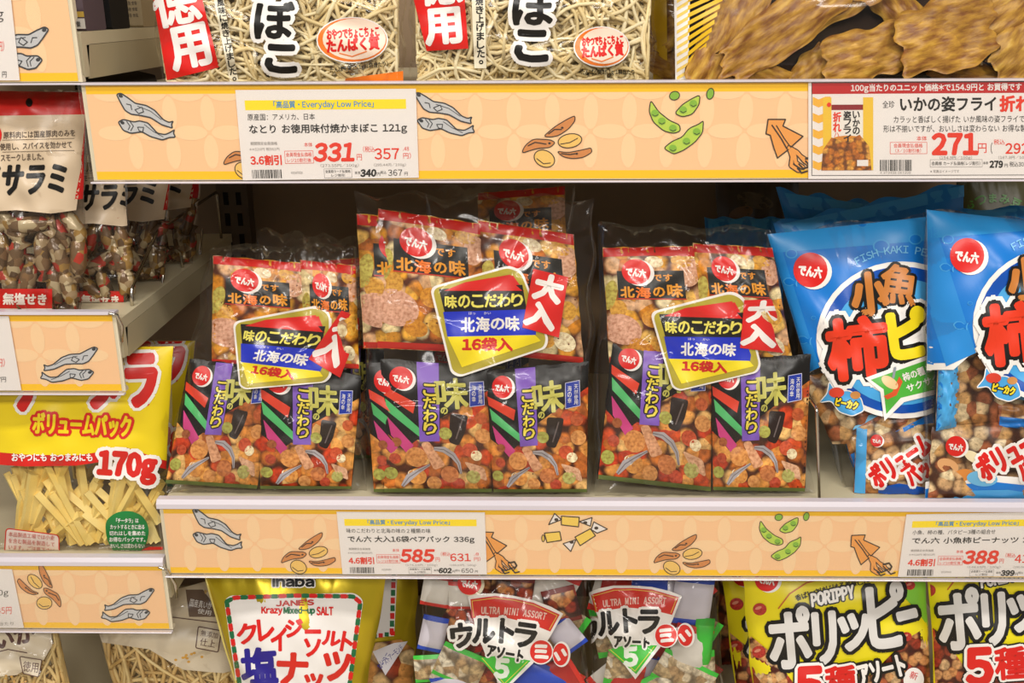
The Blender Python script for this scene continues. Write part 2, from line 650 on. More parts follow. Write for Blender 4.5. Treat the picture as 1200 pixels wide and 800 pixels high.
    def moved(self, H):
        o = Art()
        o.items = [(happ(H, V), T, m, l, J) for V, T, m, l, J in self.items]
        return o

    def join(self, other, dl=0):
        self.items += [(V, T, m, l + dl, J) for V, T, m, l, J in other.items]
        return self

    def emit(self, mb, surface, base=.0003, step=.00022, L=None):
        for V, T, m, l, J in self.items:
            if not len(T):
                continue
            V = np.column_stack([V, J])
            if L:
                V, T = split_long(V, T, L)
            W, T2, U = surface.place(V, T, base + step * l)
            U = U[:, :2]
            if len(T2):
                T2 = np.asarray(T2)
                nrm = np.cross(W[T2[:, 1]] - W[T2[:, 0]], W[T2[:, 2]] - W[T2[:, 0]]) @ surface.n
                ok = np.abs(nrm) > 1e-13
                T2 = np.where((nrm < 0)[:, None], T2[:, ::-1], T2)[ok]
            mb.add(W, T2, m, U / 100.0, smooth=surface.smooth)


# ------------------------------------------------------------------ soft bags
class Bag:
    """a pillow of film: a leaning plane through its base line, four corners and a bulge on both sides"""
    smooth = True

    def __init__(self, quad, Y, z, lean=8, T=.03, Tb=None, yaw=0, p=2.6, q=.75, tskew=1.0, wr=.0012, seed=1, freq=1.0,
                 lift=0.0, push=0.0, wob=.006, parent=None):
        self.seed = seed; self.quad = quad; self.T = T; self.Tb = T if Tb is None else Tb
        self.p, self.q, self.tskew, self.wob = p, q, tskew, wob
        rng = random.Random(seed)
        self.waves = [(wr * rng.uniform(.3, 1), rng.uniform(-3, 3) * freq * 1.6, rng.uniform(-4, 4) * freq * 1.6, rng.uniform(0, 6.3)) for _ in range(6)]
        self.edge = [(rng.uniform(1.5, 4.5), rng.uniform(0, 6.3)) for _ in range(4)]
        if parent is None:
            yw, le = math.radians(yaw), math.radians(lean)
            self.e1 = np.array([math.cos(yw), math.sin(yw), 0])
            self.e2 = np.array([-math.sin(yw) * math.sin(le), math.cos(yw) * math.sin(le), math.cos(le)])
            self.n = np.cross(self.e1, self.e2)
            xm = X_for((quad[3][0] + quad[2][0]) / 2, Y, z)
            self.O = np.array([float(xm), Y, z + lift])
        else:
            self.e1, self.e2, self.n = parent.e1, parent.e2, parent.n
            self.O = parent.O + parent.n * push
        if parent is None:
            # the two lower corners stand on the shelf, the upper ones lie on the leaning plane
            low = []
            for px in (quad[2][0], quad[3][0]):
                d = rays([[px, 400]])[0]
                lo, hi = -2.0, 2.0
                for _ in range(50):
                    mid = (lo + hi) / 2
                    if proj([self.O + self.e1 * mid])[0, 0] < px:
                        lo = mid
                    else:
                        hi = mid
                low.append((mid, 0.0))
            top = self.plane2(quad[:2])
            C2 = [tuple(top[0]), tuple(top[1]), low[0], low[1]]
        else:
            C2 = [tuple(c) for c in self.plane2(quad)]
        self.C2 = C2
        self.Hl = homog(C2, [(0, 0), (1, 0), (1, 1), (0, 1)])          # plane -> (s, t)
        self.Hi = np.linalg.inv(self.Hl)
        self.qpx = happ(np.eye(3), proj(self.plane3(np.array(C2))))
        self.base = self.plane3(np.array([[(C2[2][0] + C2[3][0]) / 2, min(C2[2][1], C2[3][1])]]))[0]

    def plane2(self, P, off=0.0):
        d = rays(P)
        O = self.O + self.n * off if np.isscalar(off) else self.O[None] + self.n[None] * off[:, None]
        k = ((O - CAM) @ self.n) / (d @ self.n) if np.isscalar(off) else np.einsum('ij,j->i', O - CAM, self.n) / (d @ self.n)
        X = CAM + d * k[:, None] - O
        return np.stack([X @ self.e1, X @ self.e2], 1)

    def plane3(self, A):
        return self.O + A[:, :1] * self.e1 + A[:, 1:2] * self.e2

    def prof(self, s, t):
        s = np.clip(s, 0, 1); t = np.clip(t, 0, 1)
        f = np.clip(1 - np.abs(2 * s - 1) ** self.p, 0, 1) ** self.q
        tt = t ** self.tskew
        g = np.clip(1 - np.abs(2 * tt - 1) ** self.p, 0, 1) ** self.q
        return f * g

    def h(self, s, t):
        k = self.prof(s, t)
        w = sum(a * np.sin(fx * 2 * math.pi * s + fy * 2 * math.pi * t + ph) for a, fx, fy, ph in self.waves)
        return self.T * k + w * np.sqrt(np.clip(k, 0, 1))

    def surf(self, S, off=0.0, side=1):
        s, t = S[:, 0], S[:, 1]
        A = happ(self.Hi, S)
        if side > 0:
            hh = self.h(s, t) + off
        else:
            hh = -self.Tb * self.prof(s, t) - off
        X = self.plane3(A) + self.n[None] * hh[:, None]
        if self.parent_z is not None:
            X[:, 2] = np.maximum(X[:, 2], self.parent_z)
        return X

    def st(self, P):
        """pixels of the photograph -> (s, t) on the bulged front"""
        S = happ(self.Hl, self.plane2(P))
        for _ in range(6):
            S = happ(self.Hl, self.plane2(P, self.h(S[:, 0], S[:, 1])))
        return S

    def place(self, V, T, off):
        S = self.st(V[:, :2])
        S, T, U = clip_unit(S, T, V)
        if not len(T):
            return np.zeros((0, 3)), [], np.zeros((0, 2))
        return self.surf(S, off + U[:, 2]), T, U

    def crinkles(self, s, t, n, amp):
        """sharp folds of stiff film, each a short raised crease"""
        R = random.Random(self.seed * 7 + 1); out = np.zeros_like(s)
        asp = 1.25
        for _ in range(n):
            cx, cy = R.random(), R.random() ** .9; a = R.uniform(0, math.pi); L = R.uniform(.06, .22); w = R.uniform(.011, .021); A = amp * R.uniform(.4, 1)
            if R.random() < .35:
                cy = R.choice((R.uniform(0, .12), R.uniform(.88, 1)))
            dx, dy = s - cx, (t - cy) * asp
            al = dx * math.cos(a) + dy * math.sin(a); ac = -dx * math.sin(a) + dy * math.cos(a) + 1.2 * al * al * R.uniform(-1, 1)
            out += A * np.exp(-(ac / w) ** 2) * np.exp(-(al / L) ** 4)
        return out

    def body(self, mb, mat, ns=40, nt=52, back=None, grow=0.0, uvscale=True, crease=0, amp=.0026):
        s, t = np.meshgrid(np.linspace(0, 1, ns), np.linspace(0, 1, nt))
        s, t = s.ravel(), t.ravel()
        e = self.edge; w = self.wob
        s2 = s + w * ((1 - s) * np.sin(e[0][0] * 6.28 * t + e[0][1]) + s * np.sin(e[1][0] * 6.28 * t + e[1][1]))
        t2 = t + w * (1 - t) * np.sin(e[2][0] * 6.28 * s + e[2][1])
        S = np.stack([s2, t2], 1)
        A = happ(self.Hi, S)
        hf = self.h(s, t); hb = self.Tb * self.prof(s, t)
        crimp = .0012 * np.sin(s * 70) * (np.exp(-(t / .05) ** 2) + .6 * np.exp(-((1 - t) / .05) ** 2))
        Vf = self.plane3(A) + self.n[None] * (hf + crimp + grow + .0004 + (self.crinkles(s, t, crease, amp) if crease else 0))[:, None]
        Vb = self.plane3(A) - self.n[None] * (hb - crimp + grow + .0004)[:, None]
        if self.parent_z is not None:
            Vf[:, 2] = np.maximum(Vf[:, 2], self.parent_z); Vb[:, 2] = np.maximum(Vb[:, 2], self.parent_z)
        idx = np.arange(ns * nt).reshape(nt, ns)
        F = np.stack([idx[:-1, :-1], idx[1:, :-1], idx[1:, 1:], idx[:-1, 1:]], -1).reshape(-1, 4)
        UV = proj(Vf) / 100.0 if uvscale else S
        mb.add(Vf, F, mat, UV, smooth=True)
        mb.add(Vb, F[:, ::-1], back or mat, UV, smooth=True)
        # narrow welded rim all round
        ring = np.concatenate([idx[0, :], idx[1:, -1], idx[-1, -2::-1], idx[-2:0:-1, 0]])
        k = len(ring)
        RV = np.concatenate([Vf[ring], Vb[ring]])
        RF = [(i, (i + 1) % k, k + (i + 1) % k, k + i) for i in range(k)]
        mb.add(RV, RF, mat, np.concatenate([UV[ring], UV[ring]]), smooth=False)

    parent_z = None

    def inside(self, px, py, frac):
        """a point within the pillow at that pixel, frac -1 (back) .. 1 (front)"""
        S = np.clip(happ(self.Hl, self.plane2([[px, py]])), .03, .97)
        A = happ(self.Hi, S)
        k = self.prof(S[:, 0], S[:, 1])[0]
        X = (self.plane3(A) + self.n[None] * (frac * (self.T if frac > 0 else self.Tb) * k))[0]
        if self.parent_z is not None:
            X[2] = max(X[2], self.parent_z + .0095)
        return X


def clip_unit(S, T, V, e=.004):
    """clip triangles (points S in the unit square, with their print coordinates V) to the square"""
    lo, hi = e, 1 - e
    ins = ((S >= lo - 1e-9) & (S <= hi + 1e-9)).all(1)
    full = ins[T].all(1)
    outall = np.zeros(len(T), bool)
    for ax in (0, 1):
        outall |= (S[T][:, :, ax] < lo).all(1) | (S[T][:, :, ax] > hi).all(1)
    part = ~full & ~outall
    if not part.any():
        return S, T[full], V
    nS, nV, nT = [S], [V], [T[full]]
    n = len(S)
    for t in T[part]:
        pg = [(S[i], V[i]) for i in t]
        for ax, lim, sg in ((0, lo, 1), (0, hi, -1), (1, lo, 1), (1, hi, -1)):
            q = []
            for i in range(len(pg)):
                a, b = pg[i - 1], pg[i]
                da, db = sg * (a[0][ax] - lim), sg * (b[0][ax] - lim)
                if (da >= 0) != (db >= 0):
                    k = da / (da - db)
                    q.append((a[0] + k * (b[0] - a[0]), a[1] + k * (b[1] - a[1])))
                if db >= 0:
                    q.append(b)
            pg = q
            if len(pg) < 3:
                break
        if len(pg) >= 3:
            nS.append(np.array([p[0] for p in pg])); nV.append(np.array([p[1] for p in pg]))
            nT.append(np.array([(n, n + i, n + i + 1) for i in range(1, len(pg) - 1)]))
            n += len(pg)
    return np.concatenate(nS), np.concatenate(nT), np.concatenate(nV)


class Wall:
    """a flat vertical sheet in the plane Y; print units are turned to (X, Z) by the function given"""
    smooth = False
    n = np.array([0.0, -1.0, 0.0])

    def __init__(self, Y, fn, x0=-9, x1=9):
        self.Y, self.fn, self.x0, self.x1 = Y, fn, x0, x1

    def place(self, V, T, off):
        X, Z = self.fn(V)
        return np.stack([np.clip(X, self.x0, self.x1), self.Y - off - V[:, 2], Z], 1), T, V
# ------------------------------------------------------------------ the setting
D = 1.0                                            # the price rails' front plane
Z_UP_T, Z_UP_B, Z_UP_DECK = 1.3265, 1.2362, 1.3175
Z_LO_T, Z_LO_B, Z_LO_DECK = 0.8755, 0.7940, 0.8770
Z_LM_T, Z_LM_B, Z_LM_DECK = 1.0970, 1.0130, 1.0890
Z_LL_T, Z_LL_B, Z_LL_DECK = 0.8040, 0.7211, 0.7990
Z_LT_T, Z_LT_B, Z_LT_DECK = 1.4190, 1.3310, 1.3760
Z_BASE, Z_LBASE = 0.50, 0.50
YB = 1.46                                          # back panel

CREAM = paper('#cbbf9f', .45)
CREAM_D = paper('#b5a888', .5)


def struct(name, fn):
    mb = MB(); fn(mb)
    return tag(mb.build(name), kind='structure')


struct('floor', lambda b: b.box((-1.6, -2.4, -.05), (1.6, 1.7, 0), mottled('floor_vinyl', '#b9ad98', '#cdc2ad', 8, .35, bump=0)))
struct('wall_back', lambda b: b.box((-1.6, YB, 0), (1.6, YB + .04, 2.2), mottled('brown_back_panel', '#80694e', '#8a7256', 5, .6, bump=0)))

for x in (-.425, .78):
    mb = MB()
    mb.box((x - .022, YB - .028, 0), (x + .022, YB - .001, 2.2), paper('#5b4d3d', .5), .004)
    for k in range(60):
        for sx in (-.009, .009):
            mb.box((x + sx - .0035, YB - .0288, .35 + k * .03), (x + sx + .0035, YB - .0278, .368 + k * .03), paper('#120e0a', .8))
    tag(mb.build('trim_1' if x < 0 else 'trim_2'), kind='structure')

# ------------------------------------------------------------------ drawings on the strips
PEACH, PETAL, YEL = paper('#fbcc9c', .5), paper('#fcd7a8', .5), paper('#ffc916', .5)
INK = paper('#3a2c22', .6)
WHITE, BLACK, RED, GREYT, BLUE = paper('#efe9e6', .55), paper('#1c1a1a', .6), paper('#e8361f', .55), paper('#8d8884', .6), paper('#2a8fd0', .55)
FISHG, BEANC, NUTC = paper('#c6c8cc'), paper('#d58a4c'), paper('#f4c86c')
PODC, PEAC, SQUIDC, CANDYC = paper('#bcd94f'), paper('#86bb3c'), paper('#f0a24f'), paper('#f6d25c')
INKB = paper('#31343a', .6)


def draw_fish():
    a = Art()
    f1 = [(135, 121), (140, 119.5), (148, 124), (157, 130), (170, 132), (180, 137), (190, 147), (197, 150), (202, 148), (199.5, 152), (201, 156), (195, 154.5), (188, 152.5), (175, 145), (163, 143), (152, 142), (145, 138), (140, 130)]
    f2 = [(137, 151), (143, 148), (156, 150.5), (162, 149), (172, 151), (177, 156), (183, 162), (192, 163.5), (198, 161), (203.5, 157.5), (201.8, 161.5), (204.5, 166), (197, 166.5), (189, 169.5), (175, 166), (165, 161), (152, 163), (143, 160)]
    for f in (f1, f2):
        a.rpoly(f, 2.2, FISHG, 0, (1.5, INKB))
    for x, y in ((140, 122.5), (142, 151.5)):
        a.ell(x, y, 2.6, 1.8, INKB, 2, 20)
    a.line([(147, 131), (152, 132), (153, 137)], 1, INKB, 2); a.line([(151, 150), (155, 155), (152, 160)], 1, INKB, 2)
    a.line([(147, 150), (151, 155), (149, 159)], .9, INKB, 2)
    a.poly([(157, 137), (165, 134), (167, 139), (161, 141)], FISHG, 2, (1, INKB)); a.poly([(160, 156), (167, 156), (166, 161), (162, 160)], FISHG, 2, (1, INKB))
    a.line([(160, 133), (175, 138), (188, 147)], .7, INKB, 2); a.line([(168, 153), (178, 160), (190, 166)], .7, INKB, 2)
    return a


def draw_beans():
    a = Art()
    for f in ([(637, 157), (650, 146), (665, 137), (674, 133), (674, 139), (667, 148), (655, 156), (645, 158)],
              [(611, 177), (615, 168), (625, 160), (645, 161), (651, 164), (645, 170), (630, 171), (620, 174)],
              [(652, 174), (665, 176), (680, 173), (693, 170), (694, 175), (685, 181), (672, 183), (660, 181)]):
        a.rpoly(f, 5, BEANC, 0, (1.1, INK))
    for p in ([(643, 154), (650, 149), (658, 149)], [(619, 168), (627, 164), (640, 166)], [(658, 177), (668, 178), (674, 177)]):
        a.line(p, 1.4, INK, 2)
    for x, y in ((659, 147), (644, 165), (676, 177)):
        a.ell(x, y, 1.6, 1.2, INK, 2)
    a.ell(668, 162, 14, 8, NUTC, 0, -10, line=(1.1, INK)); a.line([(657, 166), (668, 164), (677, 159)], 1, INK, 2)
    a.ell(638, 183, 12.5, 9.5, NUTC, 0, 25, line=(1.1, INK)); a.line([(629, 183), (637, 189), (645, 188)], 1, INK, 2)
    return a


def draw_pods():
    a = Art()
    for f in ([(763, 115), (772, 128), (785, 138), (797, 143), (798, 150), (790, 153), (778, 150), (766, 140), (761, 128)],
              [(791, 130), (800, 120), (812, 113), (821, 109), (820, 120), (812, 131), (800, 134)],
              [(778, 170), (788, 162), (800, 157), (808, 147), (820, 142), (825, 138), (824, 152), (815, 163), (802, 172), (790, 177)]):
        a.rpoly(f, 4, PODC, 0, (1.2, INK))
    for x, y in ((768, 130), (776, 139), (789, 147), (801, 126), (813, 119), (789, 170), (805, 162), (817, 151)):
        a.ell(x, y, 4.6, 4.2, PEAC, 2); a.line([(x - 3, y + 1.5), (x, y + 3.2), (x + 3.5, y + 1.5)], .8, INK, 3)
    a.ell(791, 110, 6, 4.8, PEAC, 0, -15, line=(1, INK)); a.ell(833, 108, 4.2, 6.2, PEAC, 0, 15, line=(1, INK))
    return a


def draw_squid():
    a = Art()
    a.poly([(999, 624), (1015, 623), (1013, 629), (1032, 637), (1024, 645), (1018, 651), (1010, 658), (1006, 649), (1002, 638), (998, 637)], SQUIDC, 0, (1.2, INK))
    a.line([(1003, 629), (1012, 640), (1018, 649)], 1.3, INK, 2); a.line([(1007, 629), (1015, 640), (1021, 647)], 1, INK, 2)
    for x, y in ((1031, 655), (1027, 661), (1023, 664), (1035, 659)):
        p = [(1020, 648), ((1020 + x) / 2 + 2, (648 + y) / 2), (x, y), (x + 7, y + 4)]
        a.line(p, 5, INK, 0); a.line(p, 3, SQUIDC, 1)
    for x, y in ((1030, 662), (1036, 659), (1029, 666), (1041, 664)):
        a.line([(x, y), (x + 4, y + 4), (x + 9, y + 2)], 1.6, INK, 2)
    a.line([(1036, 657), (1043, 655), (1046, 659), (1044, 663)], 2, INK, 2)
    return a


def draw_candy():
    a = Art()
    for w in ([(643, 618), (650, 605), (658, 612)], [(679, 614), (694, 609), (692, 619)], [(660, 640), (675, 635), (669, 649)], [(693, 623), (696, 614), (712, 622), (700, 627)]):
        a.poly(w, WHITE, 0, (1.2, INK))
    for b in ([(658, 608), (679, 609), (678, 620), (658, 618)], [(674, 632), (692, 622), (698, 630), (680, 642)], [(638, 628), (656, 626), (658, 636), (641, 639)]):
        a.poly(b, CANDYC, 0, (1.2, INK))
    a.ell(636.5, 634, 1.5, 4, CANDYC, 1, 0, line=(1, INK))
    for x, y in ((652, 612), (686, 615), (670, 638), (699, 621)):
        a.ell(x, y, 2.4, 1.8, INK, 2)
    return a


FISH, BEANS, PODS, SQUID, CANDY = draw_fish(), draw_beans(), draw_pods(), draw_squid(), draw_candy()


def about(cx, cy, tx, ty, k=1.0, rot=0, flip=False):
    c, s = math.cos(math.radians(rot)) * k, math.sin(math.radians(rot)) * k
    A = np.array([[c, -s, 0], [s, c, 0], [0, 0, 1.0]])
    if flip:
        A = A @ np.diag([-1.0, 1, 1])
    return shift(tx, ty) @ A @ shift(-cx, -cy)


# photo outlines of each strip: paper's top and bottom edge as the (slightly barrel-shaped) lens shows them
STRIPS = {
    'upper': (([100, 270, 540, 800, 1200], [113, 107, 98, 96, 97]), ([110, 290, 500, 800, 1200], [216, 212, 208, 205, 205]), Z_UP_T, Z_UP_B),
    'lower': (([195, 390, 600, 900, 1200], [597, 600, 601, 597, 592]), ([205, 390, 600, 900, 1050, 1200], [668, 674, 678, 675, 671, 666]), Z_LO_T, Z_LO_B),
    'lmid': (([0, 130], [370, 372]), ([0, 150], [459, 458]), Z_LM_T, Z_LM_B),
    'llow': (([0, 190], [665, 671]), ([0, 200], [735, 741]), Z_LL_T, Z_LL_B),
    'ltop': (([0, 83], [1, 1]), ([0, 95], [95, 95]), Z_LT_T, Z_LT_B),
}


def strip_fn(key):
    (tx, ty), (bx, by), zt, zb = STRIPS[key]

    def fn(V):
        yt = np.interp(V[:, 0], tx, ty); yb = np.interp(V[:, 0], bx, by)
        Z = zt - (V[:, 1] - yt) / (yb - yt) * (zt - zb)
        return X_for(V[:, 0], D, Z), Z
    return fn


def strip_art(key, x0w, x1w, drawings, phase):
    """paper strip: peach with interlaced petals between two yellow bars, built in metres on the rail"""
    _, _, zt, zb = STRIPS[key]
    H = zt - zb
    a = Art()
    m = 1000.0                                      # print units: millimetres, x to the right, y down from the top edge
    W0, W1, h = x0w * m, x1w * m, H * m
    bar = h * .088
    a.rect(W0, bar, W1, h - bar, PEACH, 0)
    a.rect(W0, 0, W1, bar, YEL, 0); a.rect(W0, h - bar, W1, h, YEL, 0)
    st = 37.0
    k0 = int(math.floor((W0 - phase) / st)); k1 = int(math.ceil((W1 - phase) / st))
    for k in range(k0, k1 + 1):
        x = phase + k * st
        if W0 + 8 < x < W1 - 8:
            for yy in (bar + 18.5, bar + 18.5 + st):
                a.ell(x, yy, 7.2, 16.5, PETAL, 1, n=20)
        xm = x + st / 2
        if W0 + 19 < xm < W1 - 19:
            a.ell(xm, bar + st, 16.5, 7.2, PETAL, 1, n=20)
            a.ell(xm, bar, 16.5, 7.2, PETAL, 1, n=20, a0=0, a1=180)
    return a


class MMWall(Wall):
    def __init__(self, Y, zt):
        self.Y, self.zt = Y, zt

    def place(self, V, T, off):
        return np.stack([V[:, 0] / 1000, self.Y - off - V[:, 2], self.zt - V[:, 1] / 1000], 1), T, V


RAILC = paper('#ddd3b8', .4)
LIP = None


def lip_mat():
    m, nt, b, L = nodes_of('milky_clear_rail')
    b.inputs['Base Color'].default_value = lin('#ded6dd')
    b.inputs['Roughness'].default_value = .18
    b.inputs['Alpha'].default_value = .82
    return m


LIP = lip_mat()
COVER = clear_film('clear_rail_cover', 4, .02, .012, 'FBM', .35, .001)


def shelf(name, label, group, x0, x1, zt, zb, deck, strip_key, drawings, phase, lip_h, y_back=YB - .03, end_open=True):
    root = thing('gondola_shelf', ((x0 + x1) / 2, D + .02, deck - .04), label, 'shelf', group)
    mb = MB()
    # folded steel deck: front nose, top sheet, side cheeks, underside rib
    mb.prism([(D + .012, deck - .042), (D + .0135, deck - .002), (D + .016, deck), (y_back, deck), (y_back, deck - .012), (D + .03, deck - .012), (D + .022, deck - .042)], x0, x1, CREAM)
    mb.build('shelf_deck', root)
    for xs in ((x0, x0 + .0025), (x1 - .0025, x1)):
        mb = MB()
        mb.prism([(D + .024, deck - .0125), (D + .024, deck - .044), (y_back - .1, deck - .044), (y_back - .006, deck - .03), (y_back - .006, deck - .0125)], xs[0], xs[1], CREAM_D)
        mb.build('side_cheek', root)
    # price rail: cream channel, paper, clear cover with a milky lip
    mb = MB()
    mb.prism([(D + .0042, zb - .001), (D + .0042, zt + .001), (D + .0118, zt + .001), (D + .0118, zt - .03), (D + .0065, zt - .034), (D + .0065, zb + .006), (D + .0118, zb + .002), (D + .0118, zb - .001)], x0, x1, RAILC)
    rail = mb.build('price_rail', root)
    mb = MB()
    a = strip_art(strip_key, x0 + .004, x1 - .004, drawings, phase)
    a.emit(mb, MMWall(D + .0042, zt), .0004, .00022)
    W = Wall(D + .0042, strip_fn(strip_key), x0 + .004, x1 - .004)
    for dr in drawings:
        dr.emit(mb, W, .0010, .00016)
    mb.build('decorated_strip', rail)
    mb = MB()
    mb.box((x0 - .001, D - .0012, zb - .0015), (x1, D - .0004, zt + .001), COVER)
    mb.build('clear_cover', rail)
    mb = MB()
    mb.prism([(D - .0016, zt + .0012), (D - .0016, zt + lip_h * .6), (D + .002, zt + lip_h), (D + .011, zt + lip_h), (D + .0125, zt + lip_h * .6), (D + .0125, zt + .0012)], x0 - .001, x1, LIP)
    mb.box((x0 - .001, D - .0018, zb - .0034), (x1, D + .004, zb - .0016), LIP, .0006)
    mb.build('rail_lip', rail)
    return root


XL = -.75
G1 = 'cream shelves with illustrated price strips'
XU0, XLO0, XM1, XLL1, XT1 = -.434, -.410, -.430, -.412, -.432
upper = shelf('upper', 'long upper shelf with the 331 yen card and the red-headed 271 yen card', G1, XU0, .62, Z_UP_T, Z_UP_B, Z_UP_DECK, 'upper',
              [FISH, FISH.moved(about(170, 145, 521, 133, 1.0, -2)), BEANS, BEANS.moved(about(650, 160, 297, 180, .95)), PODS, SQUID.moved(about(999, 623, 901, 136, 1.28, 4))], -18, .003)
lower = shelf('lower', 'long shelf under the mixed cracker multipacks with the 585 yen card', G1, XLO0, .62, Z_LO_T, Z_LO_B, Z_LO_DECK, 'lower',
              [FISH.moved(about(170, 145, 254, 622, .88, 3)), BEANS.moved(about(652, 160, 360, 647, .78)), SQUID.moved(about(1020, 645, 581, 650, 1.0, 6)), CANDY,
               BEANS.moved(about(652, 160, 799, 648, .81)), PODS.moved(about(797, 140, 918, 628, .77)), SQUID], -12, .011)
lmid = shelf('lmid', 'left shelf under the salami bags with one fish pair on its strip', G1, XL, XM1, Z_LM_T, Z_LM_B, Z_LM_DECK, 'lmid',
             [FISH.moved(about(170, 145, 79, 428, .92, 6, True))], -478, .0035)
llow = shelf('llow', 'left shelf under the cheese stick bag with beans and fish on its strip', G1, XL, XLL1, Z_LL_T, Z_LL_B, Z_LL_DECK, 'llow',
             [BEANS.moved(about(652, 160, 50, 689, .72, 30, True)), FISH.moved(about(170, 145, 148, 713, .84, 8, True))], -450, .010)
ltop = shelf('ltop', 'shelf cut by the top left corner of the photo, fish heads on its strip', G1, XL, XT1, Z_LT_T, Z_LT_B, Z_LT_DECK, 'ltop',
             [FISH.moved(about(170, 145, 16, 62, 1.02, 10, True))], -470, .003)

# small wire hooks hanging at the open ends of the left rails
for root_, path in ((lmid, [(127, 367), (137, 369), (143, 382), (143, 400)]), (llow, [(186, 664), (196, 668), (205, 684), (207, 700)])):
    mb_ = MB()
    mb_.tube([at_Y(x, y, D - .004 + .004 * i) for i, (x, y) in enumerate(path)], .0016, metal('chrome_wire', '#c9c2b6', .18), 8)
    mb_.build('wire_hook', root_)

# deep base decks the lowest rows stand on
for x0, x1, z, lab in ((XLO0, .62, Z_BASE, 'deep cream base deck under the yellow nut bags and assortment bags'), (XL, XLO0 - .004, Z_LBASE, 'cream base deck at lower left under the dried squid bags')):
    root = thing('base_deck', ((x0 + x1) / 2, 1.2, 0), lab, 'shelf', G1)
    mb = MB(); mb.box((x0, .96, z - .03), (x1, YB - .03, z), CREAM, .004); mb.build('deck_top', root)
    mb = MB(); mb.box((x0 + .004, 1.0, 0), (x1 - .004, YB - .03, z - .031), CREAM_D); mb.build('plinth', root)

# ------------------------------------------------------------------ price cards
CARD_Y = D + .0024
YELB = paper('#ffe21e', .55)


def barcode(a, x0, y0, x1, y1, seed, layer=2):
    r = random.Random(seed); x = x0
    while x < x1:
        w = r.choice((.5, .5, .9, 1.3)); a.rect(x, y0, min(x + w, x1), y1, BLACK, layer); x += w + r.choice((.5, .8, 1.1))


def price_card(key, quad, F, label, group=None, seed=3):
    """white card, 212 x 100 print units, slotted into the rail of strip KEY"""
    a = Art()
    a.rect(0, 0, 212, 100, WHITE, 0)
    F(a)
    mb = MB()
    H = homog([(0, 0), (212, 0), (212, 100), (0, 100)], quad)
    a.moved(H).emit(mb, Wall(CARD_Y, strip_fn(key)), .0003, .00014)
    o = mb.build('price_card')
    return tag(o, label, 'price card', group)


def usual(top, name, name_w, off, price, taxed, yen2, unit1, unit2, last1, last2, topw=None, name_x=10):
    def F(a):
        a.rect(10, 11, 200, 21.5, YELB, 1)
        a.text('「高品質・Everyday Low Price」', 103, 16.3, 118, 8.6, BLUE, 2, bold=.15)
        a.text(top, 12 + topw / 2, 29, topw, 7.2, BLACK, 2)
        a.text(name, name_x + 3 + name_w / 2, 43, name_w, 11.4, BLACK, 2, bold=.22)
        a.text('期間限定会員価格', 29, 58, 32, 3.8, GREYT, 2)
        a.text('**520円 税561円', 29, 64.5, 36, 3.4, GREYT, 2)
        a.text(off, 30, 77, 37, 11, RED, 2, bold=.4)
        a.rect(53, 67, 87, 81, WHITE, 1, (.5, RED)); a.text('会員現金払価格', 70, 71, 31, 5, RED, 3); a.text('レジ10割引後', 70, 77.5, 29, 4.6, RED, 3)
        a.text('本体', 82, 60, 10, 5, RED, 2)
        a.text(price, 113, 69, 47, 20, RED, 2, bold=1.15, shear=.17)
        a.text('円', 142, 75, 6, 7, RED, 2)
        a.text('(税込', 154, 66, 14, 7, RED, 2)
        a.text(taxed, 175, 71.5, 29, 12.5, RED, 2, bold=.25)
        a.text(yen2, 198, 66, 7, 4.6, RED, 2); a.text('円)', 199, 74, 9, 7, RED, 2)
        a.text(unit1, 118, 84.5, 46, 4.6, GREYT, 2); a.text(unit2, 178, 84.5, 38, 4.4, GREYT, 2)
        barcode(a, 12, 88, 48, 98, len(name))
        a.text('4901870000', 66, 92, 14, 3, GREYT, 2)
        a.rect(99, 88, 132, 98.5, WHITE, 1, (.4, GREYT)); a.text('会員様カード払価格', 115.5, 91, 30, 3.6, BLACK, 3); a.text('レジ割引', 115.5, 95.6, 16, 3.4, BLACK, 3)
        a.text('本体', 139, 93, 7, 3.6, BLACK, 2)
        a.text(last1, 152, 93.5, 18, 8, BLACK, 2, bold=.6, shear=.12); a.text('円', 164, 95, 4, 4, BLACK, 2)
        a.text('税込', 170, 93, 7, 3.6, BLACK, 2)
        a.text(last2, 184, 93.5, 17, 7.4, BLACK, 2); a.text('円', 197, 95, 4, 4, BLACK, 2)
    return F


price_card('upper', [(275, 112), (487, 104.5), (490.5, 206.5), (284, 213)],
           usual('原産国：アメリカ、日本', 'なとり お徳用味付焼かまぼこ 121g', 187, '3.6割引', '331', '357', '.48', '(273.55円/100g)', '(295.44円/100g)', '340', '367', 80),
           'white price card reading 331 yen below the left shredded fish cake bag')
price_card('lower', [(394, 603), (568, 604), (570.5, 676.5), (401, 674)],
           usual('味のこだわりと北海の味の２種類の味', 'てん六 大入16袋ペアパック 336g'.replace('て', 'で'), 183, '4.6割引', '585', '631', '.8', '(174.10円/100g)', '(188.03円/100g)', '602', '650', 122),
           'white card reading 585 yen below the middle mixed cracker multipack')
price_card('lower', [(1063, 598), (1236, 592), (1232, 664), (1053, 670.5)],
           usual('小魚、柿の種、バタピー3種の組合せ', 'でん六 小魚柿ピーナッツ 261g', 190, '4.6割引', '388', '419', '.0', '(148.65円/100g)', '(160.54円/100g)', '399', '430', 118),
           'white price card reading 388 yen below the blue fish and peanut bags')


